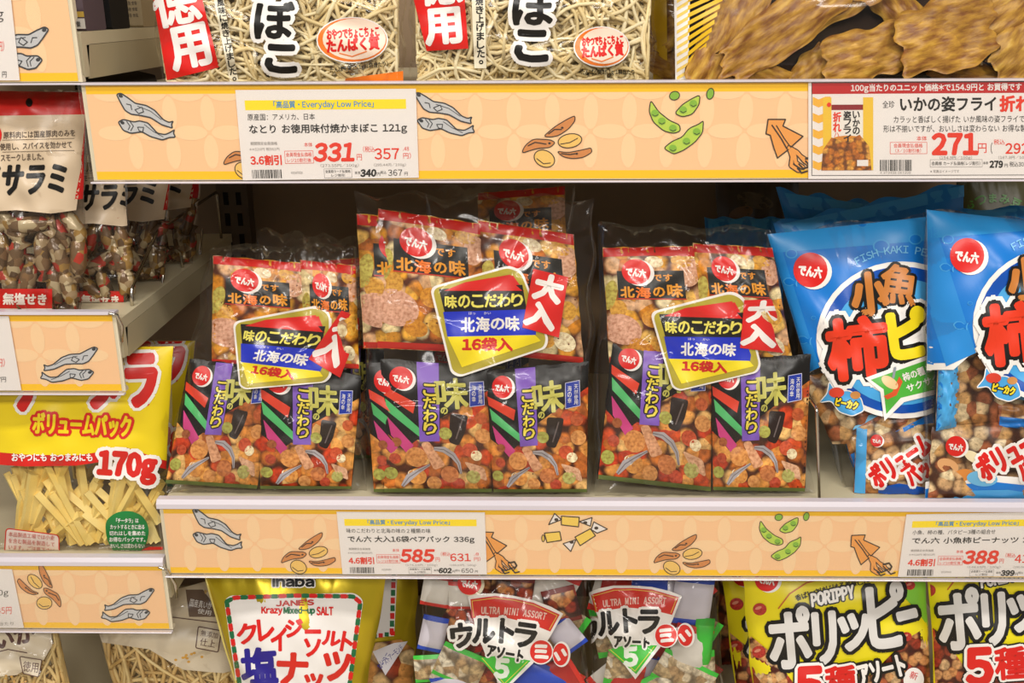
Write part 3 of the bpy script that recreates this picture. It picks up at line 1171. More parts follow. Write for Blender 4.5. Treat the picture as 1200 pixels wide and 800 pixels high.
def big_card(a):
    # the card's own print units are photo pixels from (948, 95)
    X, Yy = 948, 95
    DR = paper('#c01f22', .5)
    a.items = []
    a.rect(948, 95, 1320, 206, WHITE, 0)
    a.line([(952, 96.5), (1316, 96.5), (1316, 202), (952, 202), (952, 96.5)], .7, BLACK, 1)
    a.rect(952, 97, 1316, 109, DR, 1)
    a.text('100g当たりのユニット価格*で154.9円と お買得です', 1098, 103.2, 200, 9.5, WHITE, 2, bold=.25)
    ORW = paper('#f4b63c', .5)
    for k in range(5):
        y = 112 + k * 18
        pts = [(953, y), (960, y + 3), (968, y), (974, y)]
        a.poly(pts + [(974, y + 9), (968, y + 9), (960, y + 12), (953, y + 9)], ORW, 1)
    # small picture of the yellow bag
    a.rect(965, 113, 1024, 196, paper('#f0c53a', .5), 2)
    a.rect(975, 113, 1012, 130, paper('#efe9e2', .5), 3); a.rect(975, 121, 1012, 127, paper('#8d1f26', .5), 4)
    a.rect(975, 128, 1012, 160, paper('#f0ebe2', .5), 3)
    a.ell(994, 160, 18, 4, paper('#d88a2c', .5), 4)
    a.raw([(963, 196), (1022, 196), (1019, 168), (1008, 155), (990, 163), (975, 158), (965, 172)], [(0, 1, 2), (0, 2, 3), (0, 3, 4), (0, 4, 5), (0, 5, 6)], nuts('fried_squid_picture', ['#d98b2b', '#c9741f', '#e0a040', '#b8651c'], 7, '#7a4212'), 4)
    a.vtext('いかの', 1004, 128, 155, 8, BLACK, 5, .3); a.vtext('姿フライ', 993.5, 128, 163, 8.4, BLACK, 5, .3); a.vtext('折れ', 981.5, 129, 152, 9, RED, 5, .4)
    a.text('ハ', 981, 155, 6, 5, RED, 5); a.ell(972, 121, 2.5, 2.5, RED, 5)
    a.rect(1005, 184, 1018, 191, WHITE, 5)
    a.text('全珍', 1042, 121, 14, 8, BLACK, 2)
    a.text('いかの姿フライ', 1112, 121, 112, 16, BLACK, 2, bold=.5)
    a.text('折れ', 1191, 121, 36, 17, RED, 2, bold=.8)
    a.text('カラッと香ばしく揚げた いか風味の姿フライです。', 1130, 138, 164, 8, BLACK, 2)
    a.text('形は不揃いですが、おいしさは変わらない お得な製品です。', 1132, 148.5, 192, 8, BLACK, 2)
    a.text('本体', 1081, 159.5, 12, 5.4, RED, 2)
    a.rect(1044, 164, 1087, 177, WHITE, 1, (.5, RED)); a.text('会員現金払価格', 1065, 167.6, 34, 5, RED, 3); a.text('(3/10割引後)', 1065, 173.4, 30, 4.6, RED, 3)
    a.text('271', 1120, 166, 52, 23, RED, 2, bold=1.5)
    a.text('円', 1152, 171, 10, 11, RED, 2)
    a.text('(', 1163, 171, 2, 13, BLACK, 2); a.text('税込', 1172, 164, 13, 6, RED, 2); a.text('292', 1193, 171.5, 27, 12, RED, 2, bold=.3); a.text('円)', 1216, 171, 14, 11, RED, 2)
    a.text('(154.9円/100g)', 1121, 182, 38, 4.6, GREYT, 2); a.text('(167.3円/100g)', 1190, 182, 38, 4.6, GREYT, 2)
    barcode(a, 1032, 184, 1069, 197, 9); a.text('4 973458 067209', 1050, 199, 36, 2.6, GREYT, 2)
    a.rect(1091, 184, 1152, 192.5, WHITE, 1, (.4, GREYT)); a.text('会員様 カード払価格(レジ割引)', 1121, 188.3, 57, 4.6, BLACK, 3)
    a.text('本体', 1156, 188, 6, 3.6, BLACK, 2); a.text('279', 1168.5, 189.5, 15, 7.6, BLACK, 2, bold=.5); a.text('円', 1180, 191, 4, 4, BLACK, 2); a.text('税込301', 1194, 189.5, 20, 6, BLACK, 2)
    a.text('※写真はイメージです', 1108, 197.5, 34, 3.6, GREYT, 2)


class Px(Art):
    pass


_a = Art(); big_card(_a)
_mb = MB(); _a.emit(_mb, Wall(CARD_Y, strip_fn('upper')), .0003, .00012)
tag(_mb.build('price_card'), 'wide price card with red header and bag picture reading 271 yen', 'price card')


def edge_card(key, quad, items, label):
    a = Art(); a.poly(quad, WHITE, 0)
    for t in items:
        a.text(*t)
    mb = MB(); a.emit(mb, Wall(CARD_Y, strip_fn(key)), .0003, .00016)
    tag(mb.build('price_card'), label, 'price card')


edge_card('ltop', [(-150, 3), (10, 3), (22, 94), (-150, 94)], [('円)', 0, 60, 7, 10, RED), ('g', -1, 32, 8, 10, BLACK), ('円', 4, 88, 5, 6, BLACK), ('本体216', -40, 66, 60, 18, RED)],
          'white price card at the very top left cut by the edge of the photo')
edge_card('lmid', [(-150, 371), (9, 371.5), (24, 458), (-150, 458.5)], [('円)', 0, 425, 9, 10, RED), ('27円', -1, 445, 14, 6, BLACK), ('本体298', -50, 425, 60, 18, RED)],
          'white price card cut by the photo edge on the shelf of the salami bags')
edge_card('llow', [(-150, 668), (13, 670), (27, 735), (-150, 734)], [('0g', 3, 696, 12, 8, BLACK), ('45円', 4, 715, 17, 8, RED), ('100g当たり', -2, 730, 34, 5, GREYT), ('378', -50, 712, 50, 18, RED)],
          'white price card cut by the photo edge on the shelf of the cheese sticks')
# ------------------------------------------------------------------ inks and films
F = film
INKR, INKK, INKW = F('#d81f1a'), F('#15120f'), F('#f1ece6')
INKYEL, INKBLU, INKPUR = F('#f3dc1e'), F('#1a2fc0'), F('#7d57b8')
GOLD, OLIVE, ORG = F('#b3a332'), F('#c3bd5c'), F('#e79a2e')
CLEAR = clear_film('clear_film', 11, .45, .004)
CLEARW = clear_film('crinkled_clear_film', 19, 1.0, .006, dist=.016)
CRACKERS = nuts('cracker_print', ['#d98a3a', '#c87028', '#e6a04e', '#cc4e22', '#b86428', '#e6b46c', '#c23e1c', '#d89044'], 15, '#4a2412', .38, .74, '#7a3c1c')
GOLDNUTS = nuts('golden_nut_print', ['#de9c2c', '#d0841e', '#e8b85c', '#e6d29c', '#d6922a', '#c46e22', '#e4a83a', '#d6a678'], 16, '#55260f', .38, .76, '#8a4f1e')
REDNUTS = nuts('red_nut_print', ['#b9532c', '#c8783c', '#d9a46a', '#a83a22', '#cf8d52', '#8f3a1e'], 12, '#43180c', .34, .66)


def maker_logo(a, cx, cy, r, layer=6, rot=0, shade=INKW, squash=1.0):
    """round red crest with a pale crescent behind and three white letters"""
    a.ell(cx + r * .22, cy + r * .10, r * 1.04, r * 1.02 * squash, shade, layer, rot)
    a.ell(cx, cy, r, r * squash, INKR, layer + 1, rot)
    a.text('でん六', cx - r * .02, cy + r * .08, r * 1.35, r * .62, INKW, layer + 2, rot + 8, bold=r * .035)


# ------------------------------------------------------------------ the mixed cracker multipack
def sachet_dark():
    """small black sachet, 132 x 160 print units"""
    a = Art()
    a.rect(0, 0, 132, 160, INKK, 0)
    a.poly([(0, 84), (10, 92), (24, 108), (40, 95), (67, 96), (68, 68), (132, 28), (132, 160), (0, 160)], CRACKERS, 1)
    a.poly([(2, 31), (39, 50), (36, 63), (3, 42)], F('#d8412a'), 2)
    a.poly([(4, 46), (48, 85), (44, 92), (6, 61)], F('#52b56a'), 2)
    a.poly([(6, 68), (36, 102), (28, 112), (10, 90)], F('#c8407f'), 2)
    a.poly([(41, 1), (67, 1), (67, 96), (43, 97)], INKPUR, 3)
    for k in range(4):
        a.line([(45 + 5 * k, 8 + 20 * k), (58 + 2 * k, 3 + 20 * k)], 1, F('#9474c8'), 4)
    a.vtext('こだわり', 56, 26, 88, 15, F('#e9d34a'), 5, .5, [(1.6, INKK)])
    a.text('味', 82, 37, 38, 36, OLIVE, 5, -4, 1.1)
    a.text('の', 73, 58, 8, 8, OLIVE, 5, 0, .5)
    maker_logo(a, 23, 21, 13.5, 4)
    a.poly([(104, 22), (121, 20), (122, 49), (104, 52)], F('#24389a'), 4, (.7, F('#c9c6dd')))
    a.vtext('天然使用', 117, 24, 48, 5, INKW, 6); a.vtext('海の幸', 109, 25, 46, 5, INKW, 6)
    # crackers that stand out of the heap
    a.rpoly([(80, 61), (102, 63), (98, 84), (90, 101), (78, 97)], 4, F('#2a1d18'), 3); a.line([(95, 68), (87, 92)], 1.6, F('#6a5c58'), 4)
    a.rpoly([(44, 99), (54, 96), (74, 126), (60, 132)], 4, toasted('#d39a72'), 4)
    for x, y, r, c in ((39, 116, 13, '#cf8b4a'), (79, 137, 11, '#bf7440'), (104, 106, 9.5, '#c0502e'), (40, 140, 11, '#cf8c42'), (112, 113, 7, '#e8d7ac'), (34, 137, 5.5, '#f0e4c4'), (74, 86, 8, '#a5a24c'), (9, 136, 8, '#a2a04a'),
                       (108, 140, 9, '#a9a35a'), (14, 118, 7, '#b54a2c'), (60, 148, 9, '#c98a4c'), (120, 88, 10, '#cf8f50'), (118, 66, 8, '#bb5a30'), (90, 149, 8, '#b8482c'), (16, 98, 6, '#a05a30')):
        a.ell(x, y, r, r * .92, toasted(c), 4, 20)
    a.rpoly([(96, 120), (122, 128), (126, 146), (108, 138)], 5, toasted('#d0a07c'), 4)
    for p in ([(60, 105), (72, 106), (83, 113), (90, 123), (93, 136)], [(22, 152), (30, 141), (40, 134), (55, 125)]):
        P = np.array(p, float); n = len(p)
        w = np.interp(np.linspace(0, 1, n), [0, .35, 1], [2, 4.4, 1.2])
        d = np.gradient(P, axis=0); nn = np.stack([-d[:, 1], d[:, 0]], 1) / np.linalg.norm(d, axis=1)[:, None]
        a.poly(list(P + nn * w[:, None]) + list((P - nn * w[:, None])[::-1]), F('#a8a0a0'), 5)
        a.line(p, .9, F('#6d6468'), 6)
    a.poly([(0, 155), (132, 155), (132, 160), (0, 160)], F('#5f6a35'), 6)
    return a


def sachet_gold():
    """small golden sachet with red welds, 120 x 165 print units"""
    a = Art()
    a.rect(0, 0, 120, 165, GOLDNUTS, 0)
    a.poly([(0, 0), (120, 0), (120, 15), (60, 13), (0, 14)], F('#c3211a'), 1)
    a.rect(0, 157, 120, 165, F('#c3281c'), 1)
    a.rect(17, 35, 102, 75, F('#25231f'), 2)
    a.text('好き', 45, 44, 26, 11, F('#e8742c'), 3, 0, .4); a.text('です', 75, 45, 24, 10, F('#e8962e'), 3, 0, .3)
    a.text('北', 29, 65.5, 17, 15, ORG, 7, 0, .7); a.text('海', 49, 66, 18, 15, F('#ee7a2c'), 7, 0, .6); a.text('の', 69, 65, 14, 13, ORG, 7, 0, .6); a.text('味', 89, 63, 18, 18, ORG, 7, 0, .7)
    a.line([(17, 75), (102, 75)], 1.6, F('#c23a28'), 3)
    maker_logo(a, 42, 36, 18.5, 4)
    for x, y, rx, ry, c in ((110, 38, 13, 20, '#d4a283'), (18, 118, 26, 21, '#d6a286'), (6, 70, 9, 22, '#bcae52'), (58, 103, 13, 12, '#d6922e'), (84, 104, 12, 10, '#e0cda0'), (40, 140, 13, 10, '#cf8a2a'),
                            (70, 138, 16, 12, '#d59a36'), (98, 140, 14, 12, '#e3d3ab'), (105, 100, 11, 12, '#d6a03c'), (16, 90, 11, 13, '#d39c40'), (66, 22, 12, 8, '#dcc9a0'), (100, 22, 13, 8, '#cf9838')):
        a.ell(x, y, rx, ry, toasted(c), 1, 15)
    for k in range(11):
        r = random.Random(k + 5); x, y = r.uniform(44, 118), r.uniform(84, 155)
        a.ell(x, y, 1.1, .9, F('#5d2b16'), 2)
    return a


SACHET_DARK, SACHET_GOLD = sachet_dark(), sachet_gold()
BOX_DARK, BOX_GOLD = [(0, 0), (132, 0), (132, 160), (0, 160)], [(0, 0), (120, 0), (120, 165), (0, 165)]
STICK = [(503, 333), (605, 310), (643, 400), (537, 443)]
TAGQ = [(625, 315), (666, 325), (655, 396), (612, 384)]


def sticker_art():
    a = Art()
    out = [(503, 337), (597, 311), (612, 318), (643, 398), (640, 409), (538, 443), (528, 438)]
    a.rpoly(out, 9, INKW, 0)
    c = np.array([574, 378.0])
    a.rpoly([tuple(c + (np.array(p) - c) * .955) for p in out], 9, GOLD, 1)
    a.poly([(521, 348), (540, 339), (595, 325), (601, 323), (614, 341), (613, 345), (517, 345)], INKR, 2)
    a.poly([(514, 339), (612, 334), (618, 368), (521, 368)], INKK, 3)
    a.poly([(520, 341), (545, 331), (598, 322), (604, 334), (612, 341)], INKR, 4)
    a.poly([(519, 366), (617, 363), (628, 385), (628, 393), (524, 395)], INKBLU, 4)
    a.poly([(524, 395), (627, 393), (634, 400), (541, 431)], INKYEL, 4)
    for i, ch in enumerate('味のこだわり'):
        a.text(ch, 528 + i * 15.6, 354 - i * .4, 13.5 if i != 4 else 15, 14.5, F('#ece064'), 5, 0, .55)
    for i, ch in enumerate('北海の味'):
        a.text(ch, 548 + i * 17.5, 381 - i * .5, 15.5, 16.5 if i != 2 else 13, INKW, 5, 0, .6)
    a.text('ほっ', 553, 367.5, 8, 3, INKW, 5); a.text('かい', 571, 367.3, 8, 3, INKW, 5)
    a.text('16袋入', 571, 404, 58, 14.5, F('#d0241c'), 5, 0, .9)
    return a


def tag_art():
    a = Art()
    a.poly(TAGQ, INKR, 0)
    a.text('大', 643, 338, 31, 29, INKW, 1, 14, 2.2)
    a.text('入', 634, 370, 34, 27, INKW, 1, 14, 2.2)
    return a


STICKER, TAGART = sticker_art(), tag_art()


def multipack(label, quad, golds, darks, stick_q, tag_q, Y, z, lean, yaw=0, T=.033, seed=1, group='mixed cracker multipacks on the middle shelf', front=True):
    w = Bag(quad, Y, z, lean, T, .03, yaw, p=3.2, q=.6, wr=.0016, seed=seed, wob=.012)
    w.parent_z = z + .0006
    root = thing('cracker_multipack', w.base, label, 'snack bag', group)
    bot = proj(w.plane3(np.array([w.C2[2], w.C2[3]])))[:, 1].min() - 2
    def cap(q):
        return [(x, min(y, bot - (2 if i < 2 else 0))) for i, (x, y) in enumerate(q)]
    for qs, art, box, push in ((golds, SACHET_GOLD, BOX_GOLD, .006), (darks, SACHET_DARK, BOX_DARK, .009)):
        for i, (q, extra) in enumerate(qs):
            q = cap(q)
            s = Bag(q, 0, 0, T=.0125, Tb=.008, p=3.0, q=.7, wr=.0007, seed=seed * 17 + i + int(push * 1000), push=push + extra, parent=w, wob=.004)
            s.parent_z = z + .001
            mb = MB()
            s.body(mb, INKK if art is SACHET_DARK else GOLDNUTS, 26, 30)
            if front or extra >= 0:
                art.moved(homog(box, s.qpx)).emit(mb, s, .0006, .00022, L=6)
            mb.build('sachet', root)
    mb = MB()
    w.body(mb, CLEARW, 96, 130, crease=70)
    mb.build('clear_wrapper', root)
    if stick_q:
        mb = MB(); STICKER.moved(homog(STICK, stick_q)).emit(mb, w, -.0046, .0002, L=6); st = mb.build('gold_sticker', root)
        mb = MB(); TAGART.moved(homog(TAGQ, tag_q)).emit(mb, w, -.0028, .0002, L=6); tg = mb.build('red_sticker', root)
        tag(st, 'gold edged sticker with black, blue and yellow bands'); tag(tg, 'tilted red sticker with white brush letters')
    return root


LEAN = 9
multipack('mixed cracker multipack in the middle, tallest of three, red tag high at right',
          [(414, 226), (697, 232), (692, 588), (434, 588)],
          [([(418, 250), (536, 262), (545, 410), (426, 408)], -.004), ([(443, 244), (563, 262), (572, 414), (442, 408)], .001), ([(560, 258), (672, 274), (684, 426), (570, 414)], 0)],
          [([(428, 424), (552, 428), (552, 584), (438, 584)], -.004), ([(446, 420), (577, 428), (577, 586), (450, 586)], .001), ([(567, 434), (690, 423), (688, 578), (578, 585)], .003)],
          STICK, TAGQ, 1.036, Z_LO_DECK, LEAN, 0, .036, 3)
multipack('mixed cracker multipack at the left of three, slumped beside the yellow cheese bag',
          [(246, 288), (419, 286), (428, 585), (192, 578)],
          [([(250, 299), (353, 308), (360, 432), (248, 427)], 0), ([(352, 304), (417, 311), (421, 432), (358, 430)], .001)],
          [([(222, 420), (322, 430), (302, 578), (194, 566)], 0), ([(301, 420), (424, 440), (412, 585), (305, 579)], .003)],
          [(272, 374), (383, 357), (387, 443), (285, 457)], [(400, 364), (425, 375), (398, 443), (361, 421)], 1.040, Z_LO_DECK, 10, 2, .034, 5)
multipack('mixed cracker multipack at the right of three, beside the blue bags',
          [(703, 262), (901, 266), (952, 586), (694, 584)],
          [([(706, 290), (815, 288), (830, 430), (714, 425)], 0), ([(812, 285), (905, 290), (930, 430), (825, 425)], .001)],
          [([(718, 398), (836, 412), (833, 579), (700, 561)], 0), ([(832, 420), (950, 415), (943, 583), (835, 574)], .003)],
          [(762, 362), (868, 340), (893, 430), (796, 459)], [(873, 352), (917, 350), (919, 414), (868, 408)], 1.037, Z_LO_DECK, 10, 2, .034, 8)
# the next ones in the row
multipack('mixed cracker multipack standing behind the middle one, only its red top corner showing',
          [(500, 218), (672, 212), (668, 560), (480, 560)],
          [([(560, 226), (662, 218), (664, 330), (560, 330)], .002)], [([(500, 400), (620, 400), (620, 540), (500, 540)], 0)], None, None, 1.125, Z_LO_DECK, 8, 0, .03, 12)
multipack('mixed cracker multipack behind the gap between the left and middle ones',
          [(300, 268), (446, 282), (455, 560), (300, 560)],
          [([(380, 305), (441, 300), (443, 410), (380, 410)], .002)], [([(392, 400), (450, 410), (450, 549), (392, 545)], 0)], None, None, 1.125, Z_LO_DECK, 6, 0, .03, 14)


# ------------------------------------------------------------------ blue fish and peanut bags
BLUE_M, BLUE_L, BLUE_D, CYAN = F('#1478cf'), F('#4aa5e0'), F('#0c4fae'), F('#79c4ee')
SNACKMIX = nuts('peanut_mix_print', ['#c99a5e', '#b57a42', '#d9b98a', '#a8603a', '#caa070', '#e0c89c'], 15, '#4b2a18', .36, .7)


def fish_shape(a, cx, cy, k, rot, mat, layer, line=None):
    p = [(-12, 0), (-7, -6), (1, -7), (8, -3), (14, -7), (12, 0), (14, 7), (8, 3), (1, 7), (-7, 6)]
    c, s = math.cos(math.radians(rot)) * k, math.sin(math.radians(rot)) * k
    a.rpoly([(cx + x * c - y * s, cy + x * s + y * c) for x, y in p], 2 * k, mat, layer, line)


def blue_print():
    a = Art()
    a.poly([(860, 200), (1330, 200), (1330, 420), (1100, 470), (1046, 488), (1032, 452), (1004, 452), (972, 424), (952, 434), (934, 450), (900, 450)], INKW, 0)
    a.poly([(860, 200), (1330, 200), (1330, 412), (1098, 462), (1046, 478), (1034, 448), (1004, 446), (974, 417), (952, 428), (930, 442), (880, 442)], BLUE_M, 1)
    a.poly([(860, 200), (1330, 200), (1330, 262), (860, 300)], F('#2f93d8'), 2)
    a.poly([(880, 300), (912, 280), (960, 430), (925, 446)], F('#2a8ad6'), 2)
    # white ring round a pale heart
    a.ell(1056, 398, 100, 92, INKW, 3, n=40); a.ell(1056, 398, 94, 86, BLUE_D, 4, n=40); a.ell(1056, 400, 82, 74, BLUE_L, 5, n=40); a.ell(1056, 410, 58, 54, INKW, 6, n=36)
    for x, y, r in ((927, 297, 7), (1072, 280, 8), (1032, 288, 10), (953, 372, 3), (1010, 262, 6), (1120, 300, 6)):
        a.ell(x, y, r, r * .8, F('#3f9edc'), 3); a.ell(x, y, r * .8, r * .62, BLUE_M, 4)
    for x, y in ((941, 398), (925, 330)):
        fish_shape(a, x, y, .7, 8, F('#4fa8e2'), 3); fish_shape(a, x, y, .58, 8, BLUE_M, 4)
    maker_logo(a, 949, 316, 20, 5, 0, INKW, 1.02)
    a.arc_text('FISH KAKI PEANUTS', 1056, 398, 106, -29, 34, 7, 8.5, CYAN, 4, .12)
    BR = F('#c57a35')
    a.text('小', 1018, 344, 40, 48, BR, 8, -6, 2.6, [(3.4, INKK)])
    a.text('魚', 1052, 333, 42, 44, BR, 8, 8, 1.5, [(3.2, INKK)])
    a.text('柿', 1004, 407, 67, 68, F('#e13a1c'), 8, -6, 3.6, [(10, INKW), (4.6, INKK)])
    a.text('ピー', 1088, 386, 92, 54, F('#f0d820'), 8, -8, 3.6, [(9, INKW), (4.6, INKK)])
    # green ribbon
    a.poly([(1012, 442), (1150, 392), (1150, 448), (1058, 470), (1035, 492), (1030, 458)], INKW, 11)
    a.poly([(1019, 444), (1150, 398), (1150, 442), (1054, 465), (1037, 484), (1034, 455)], F('#4fae3a'), 12)
    a.text('柿の種とピーナッツ', 1094, 428, 80, 9.5, INKW, 13, -20, .3); a.text('サクサク小魚', 1090, 444, 62, 9, INKW, 13, -20, .25)
    a.ell(1041, 447, 11, 6, F('#e3c48e'), 13, 35); a.poly([(1034, 463), (1044, 458), (1052, 440), (1056, 446), (1049, 462), (1038, 467)], F('#d8562a'), 13)
    a.line([(1045, 441), (1047, 430)], 3, F('#8d949a'), 14)
    # little fish badge on the clear part
    fish_shape(a, 990, 470, 2.0, 205, F('#4ba2dc'), 9, (1.2, INKW))
    a.text('ピーカク', 991, 472, 26, 9, F('#f2d62c'), 11, 12, .6, [(1.1, INKK)])
    a.ell(979, 459, 9, 6, F('#d2402a'), 11, 0)
    a.ell(1001, 462, 6, 4.5, F('#c98a4a'), 11, 0)
    return a


BLUEPRINT = blue_print()


def pack_slogan(a, cx, cy, k, rot, layer=3):
    c, s = math.cos(math.radians(rot)), math.sin(math.radians(rot))
    a.text('ボリューム', cx, cy, 80 * k, 26 * k, INKR, layer, rot, 1.5 * k, [(3.4 * k, INKW)])
    a.text('パック', cx + 17 * k * c - 24 * k * s, cy + 17 * k * s + 24 * k * c, 44 * k, 21 * k, INKR, layer, rot, 1.3 * k, [(3.2 * k, INKW)])


def blue_bag(label, quad, Y, z, lean, yaw, dx, dy, sachets, seed, T=.04, full=True, group='blue fish and peanut bags', wave=None):
    w = Bag(quad, Y, z, lean, T, .02, yaw, p=3.0, q=.65, tskew=.8, wr=.0015, seed=seed, wob=.006)
    w.parent_z = z + .0006
    root = thing('peanut_snack_bag', w.base, label, 'snack bag', group)
    for i, (q, push, kind) in enumerate(sachets):
        s = Bag(q, 0, 0, T=.011, Tb=.008, p=3, q=.7, wr=.001, seed=seed * 31 + i, push=push, parent=w, wob=.005)
        s.parent_z = z + .001
        mb = MB()
        s.body(mb, SNACKMIX, 22, 24)
        a = Art()
        x0, y0 = s.qpx.min(0); x1, y1 = s.qpx.max(0)
        TLq, TRq, BRq, BLq = s.qpx
        def L(u, v):
            return tuple((TLq * (1 - u) + TRq * u) * (1 - v) + (BLq * (1 - u) + BRq * u) * v)
        if kind == 'slogan':
            a.poly([L(0, 0), L(.14, 0), L(.14, 1), L(0, 1)], BLUE_L, 1)
            a.poly([L(.3, .86), L(.55, .80), L(1, .88), L(1, 1), L(.3, 1)], BLUE_D, 1)
            ang = -34
            c = L(.56, .48); pack_slogan(a, c[0], c[1], (x1 - x0) / 96, ang, 3)
            lg = L(.26, .2); maker_logo(a, lg[0], lg[1], (x1 - x0) * .075, 2)
        elif kind == 'blue':
            a.poly([L(0, 0), L(1, 0), L(1, .22), L(0, .22)], CYAN, 1)
            a.poly([L(0, .72), L(1, .72), L(1, 1), L(0, 1)], BLUE_M, 1)
        elif kind == 'edge':
            a.poly([L(0, 0), L(1, 0), L(1, 1), L(0, 1)], BLUE_L, 1)
            for k in range(9):
                a.poly([L(0, k / 9), L(.25, (k + .5) / 9), L(0, (k + 1) / 9)], BLUE_M, 2)
        a.emit(mb, s, .0006, .00025, L=6)
        mb.build('sachet', root)
    mb = MB()
    if full:
        w.body(mb, CLEAR, 64, 84, crease=20, amp=.0007)
        BLUEPRINT.moved(shift(dx, dy)).emit(mb, w, .0008, .0003, L=5)
        if wave:
            a = Art(); wave(a); a.emit(mb, w, .0008, .0003, L=5)
    else:
        w.body(mb, F('#1c80cc'), 36, 44)
        a = Art()
        (x0, y0), (x1, y1) = w.qpx.min(0), w.qpx.max(0)
        a.poly([w.qpx[0], w.qpx[1], w.qpx[1] + (0, 16), w.qpx[0] + (0, 18)], F('#3d9ad8'), 0)
        fish_shape(a, x0 + .6 * (x1 - x0), y0 + 34, .8, 10, F('#3a96da'), 1)
        a.emit(mb, w, .0007, .0002, L=9)
    mb.build('printed_film', root)
    return root


blue_bag('blue fish and peanut bag partly covered by the next one, its orange lettering tilted', [(897, 272), (1096, 250), (1092, 588), (988, 588)], 1.056, Z_LO_DECK, 10, 0, 0, 0,
         [([(940, 440), (1040, 430), (1060, 520), (975, 520)], .002, 'plain'), ([(985, 500), (1085, 440), (1095, 500), (1000, 545)], .006, 'blue'),
          ([(1003, 500), (1096, 496), (1096, 583), (1000, 583)], .013, 'slogan')], 21, T=.027)


def wave_right(a):
    a.poly([(1070, 566), (1110, 560), (1160, 556), (1210, 560), (1310, 575), (1310, 600), (1070, 600)], INKW, 2)
    a.poly([(1070, 574), (1120, 567), (1165, 564), (1210, 569), (1310, 585), (1310, 600), (1070, 600)], BLUE_M, 3)
    a.poly([(1070, 585), (1130, 574), (1180, 573), (1230, 580), (1310, 600), (1070, 600)], BLUE_L, 4)
    pack_slogan(a, 1185, 528, 1.12, -30, 6)
    maker_logo(a, 1119, 522, 12, 4)
    for x, y, rx, ry, r, c in ((1110, 545, 13, 8, 20, '#d9a06a'), (1140, 535, 12, 6, 30, '#ead9b0'), (1128, 556, 12, 7, -10, '#d8873c'), (1152, 550, 11, 6, 0, '#dfc08a')):
        a.ell(x, y, rx, ry, F(c), 3, r)
    a.ell(1150, 560, 18, 9, F('#6db8e2'), 4, 5)


blue_bag('blue fish and peanut bag in front at the right edge of the middle shelf', [(1084, 244), (1300, 268), (1296, 588), (1082, 588)], 1.026, Z_LO_DECK, 10, 2, 183, -17,
         [([(1100, 400), (1210, 400), (1215, 500), (1108, 500)], .002, 'plain'), ([(1100, 395), (1125, 400), (1120, 500), (1096, 505)], .012, 'edge'), ([(1170, 455), (1280, 470), (1280, 510), (1170, 500)], .012, 'blue'),
          ([(1092, 500), (1230, 490), (1235, 583), (1088, 583)], .008, 'plain')], 24, T=.042, wave=wave_right)
blue_bag('blue bag behind the front left blue one, its top edge slanting up to the right', [(907, 262), (1130, 214), (1130, 560), (1000, 560)], 1.108, Z_LO_DECK, 9, 0, 0, 0, [], 27, .02, False)
blue_bag('blue bag farthest back of the slanting ones, only a pale upper left corner showing', [(911, 222), (1080, 246), (1080, 540), (1000, 540)], 1.165, Z_LO_DECK, 8, 0, 0, 0, [], 28, .022, False)
blue_bag('blue bag behind the front right blue one under the red headed price card', [(1126, 246), (1300, 236), (1300, 560), (1136, 560)], 1.085, Z_LO_DECK, 9, 0, 0, 0, [], 29, .022, False)
blue_bag('blue bag in the dark at the shelf back, left of the other blue ones', [(826, 255), (920, 255), (915, 470), (836, 470)], 1.31, Z_LO_DECK, 5, -12, 0, 0, [], 30, .03, False)


def dark_bag(label, quad, Y, z, base, seed, art=None, name='snack_bag', lean=6, T=.03, group=None):
    w = Bag(quad, Y, z, lean, T, .025, 0, wr=.0015, seed=seed)
    w.parent_z = z + .0006
    mb = MB(); w.body(mb, base, 36, 44)
    if art:
        a = Art(); art(a, w); a.emit(mb, w, .0007, .0002, L=10)
    o = mb.build(name)
    return tag(o, label, 'snack bag', group)


def art_green(a, w):
    a.arc_text('おつまみ豆', 1165, 290, 58, -30, 26, 8, 10, F('#4c8a2e'), 1, .4)


def art_brown(a, w):
    a.ell(885, 235, 22, 9, F('#5a4a34'), 0, 15); a.ell(868, 250, 15, 8, F('#6b4a2a'), 1, -20); a.rect(840, 205, 900, 213, F('#7a2a1a'), 1)


dark_bag('dark olive bag with green lettering at the back, above the blue bags', [(1120, 205), (1262, 205), (1255, 440), (1130, 440)], 1.32, Z_LO_DECK, F('#4a4418'), 41, art_green)
dark_bag('dark brown bag at the back of the middle shelf between crackers and blue bags', [(838, 204), (935, 204), (935, 420), (850, 420)], 1.38, Z_LO_DECK, F('#3a2c1c'), 42, art_brown)


# ------------------------------------------------------------------ wires between the rows
def wire(name, pts, r, label, cat='wire divider', group=None, extra=()):
    root = thing(name, np.asarray(pts[0]), label, cat, group) if extra else None
    mb = MB(); mb.tube(round_path(pts, r * 3.2), r, metal('chrome_wire', '#c9c2b6', .18), 8)
    o = mb.build('rod' if extra else name, root)
    for e in extra:
        mb = MB(); mb.tube(round_path(e, r * 3.2), r * .9, metal('chrome_wire', '#c9c2b6', .18), 8); mb.build('rod', root)
    return root or tag(o, label, cat, group)


def round_path(pts, rad, k=5):
    P = [np.asarray(p, float) for p in pts]; out = [P[0]]
    for i in range(1, len(P) - 1):
        a, b, c = P[i - 1], P[i], P[i + 1]
        ra = min(rad, np.linalg.norm(a - b) * .45); rc = min(rad, np.linalg.norm(c - b) * .45)
        p0 = b + (a - b) / np.linalg.norm(a - b) * ra; p1 = b + (c - b) / np.linalg.norm(c - b) * rc
        for j in range(k + 1):
            t = j / k; out.append((1 - t) ** 2 * p0 + 2 * t * (1 - t) * b + t * t * p1)
    out.append(P[-1])
    return out


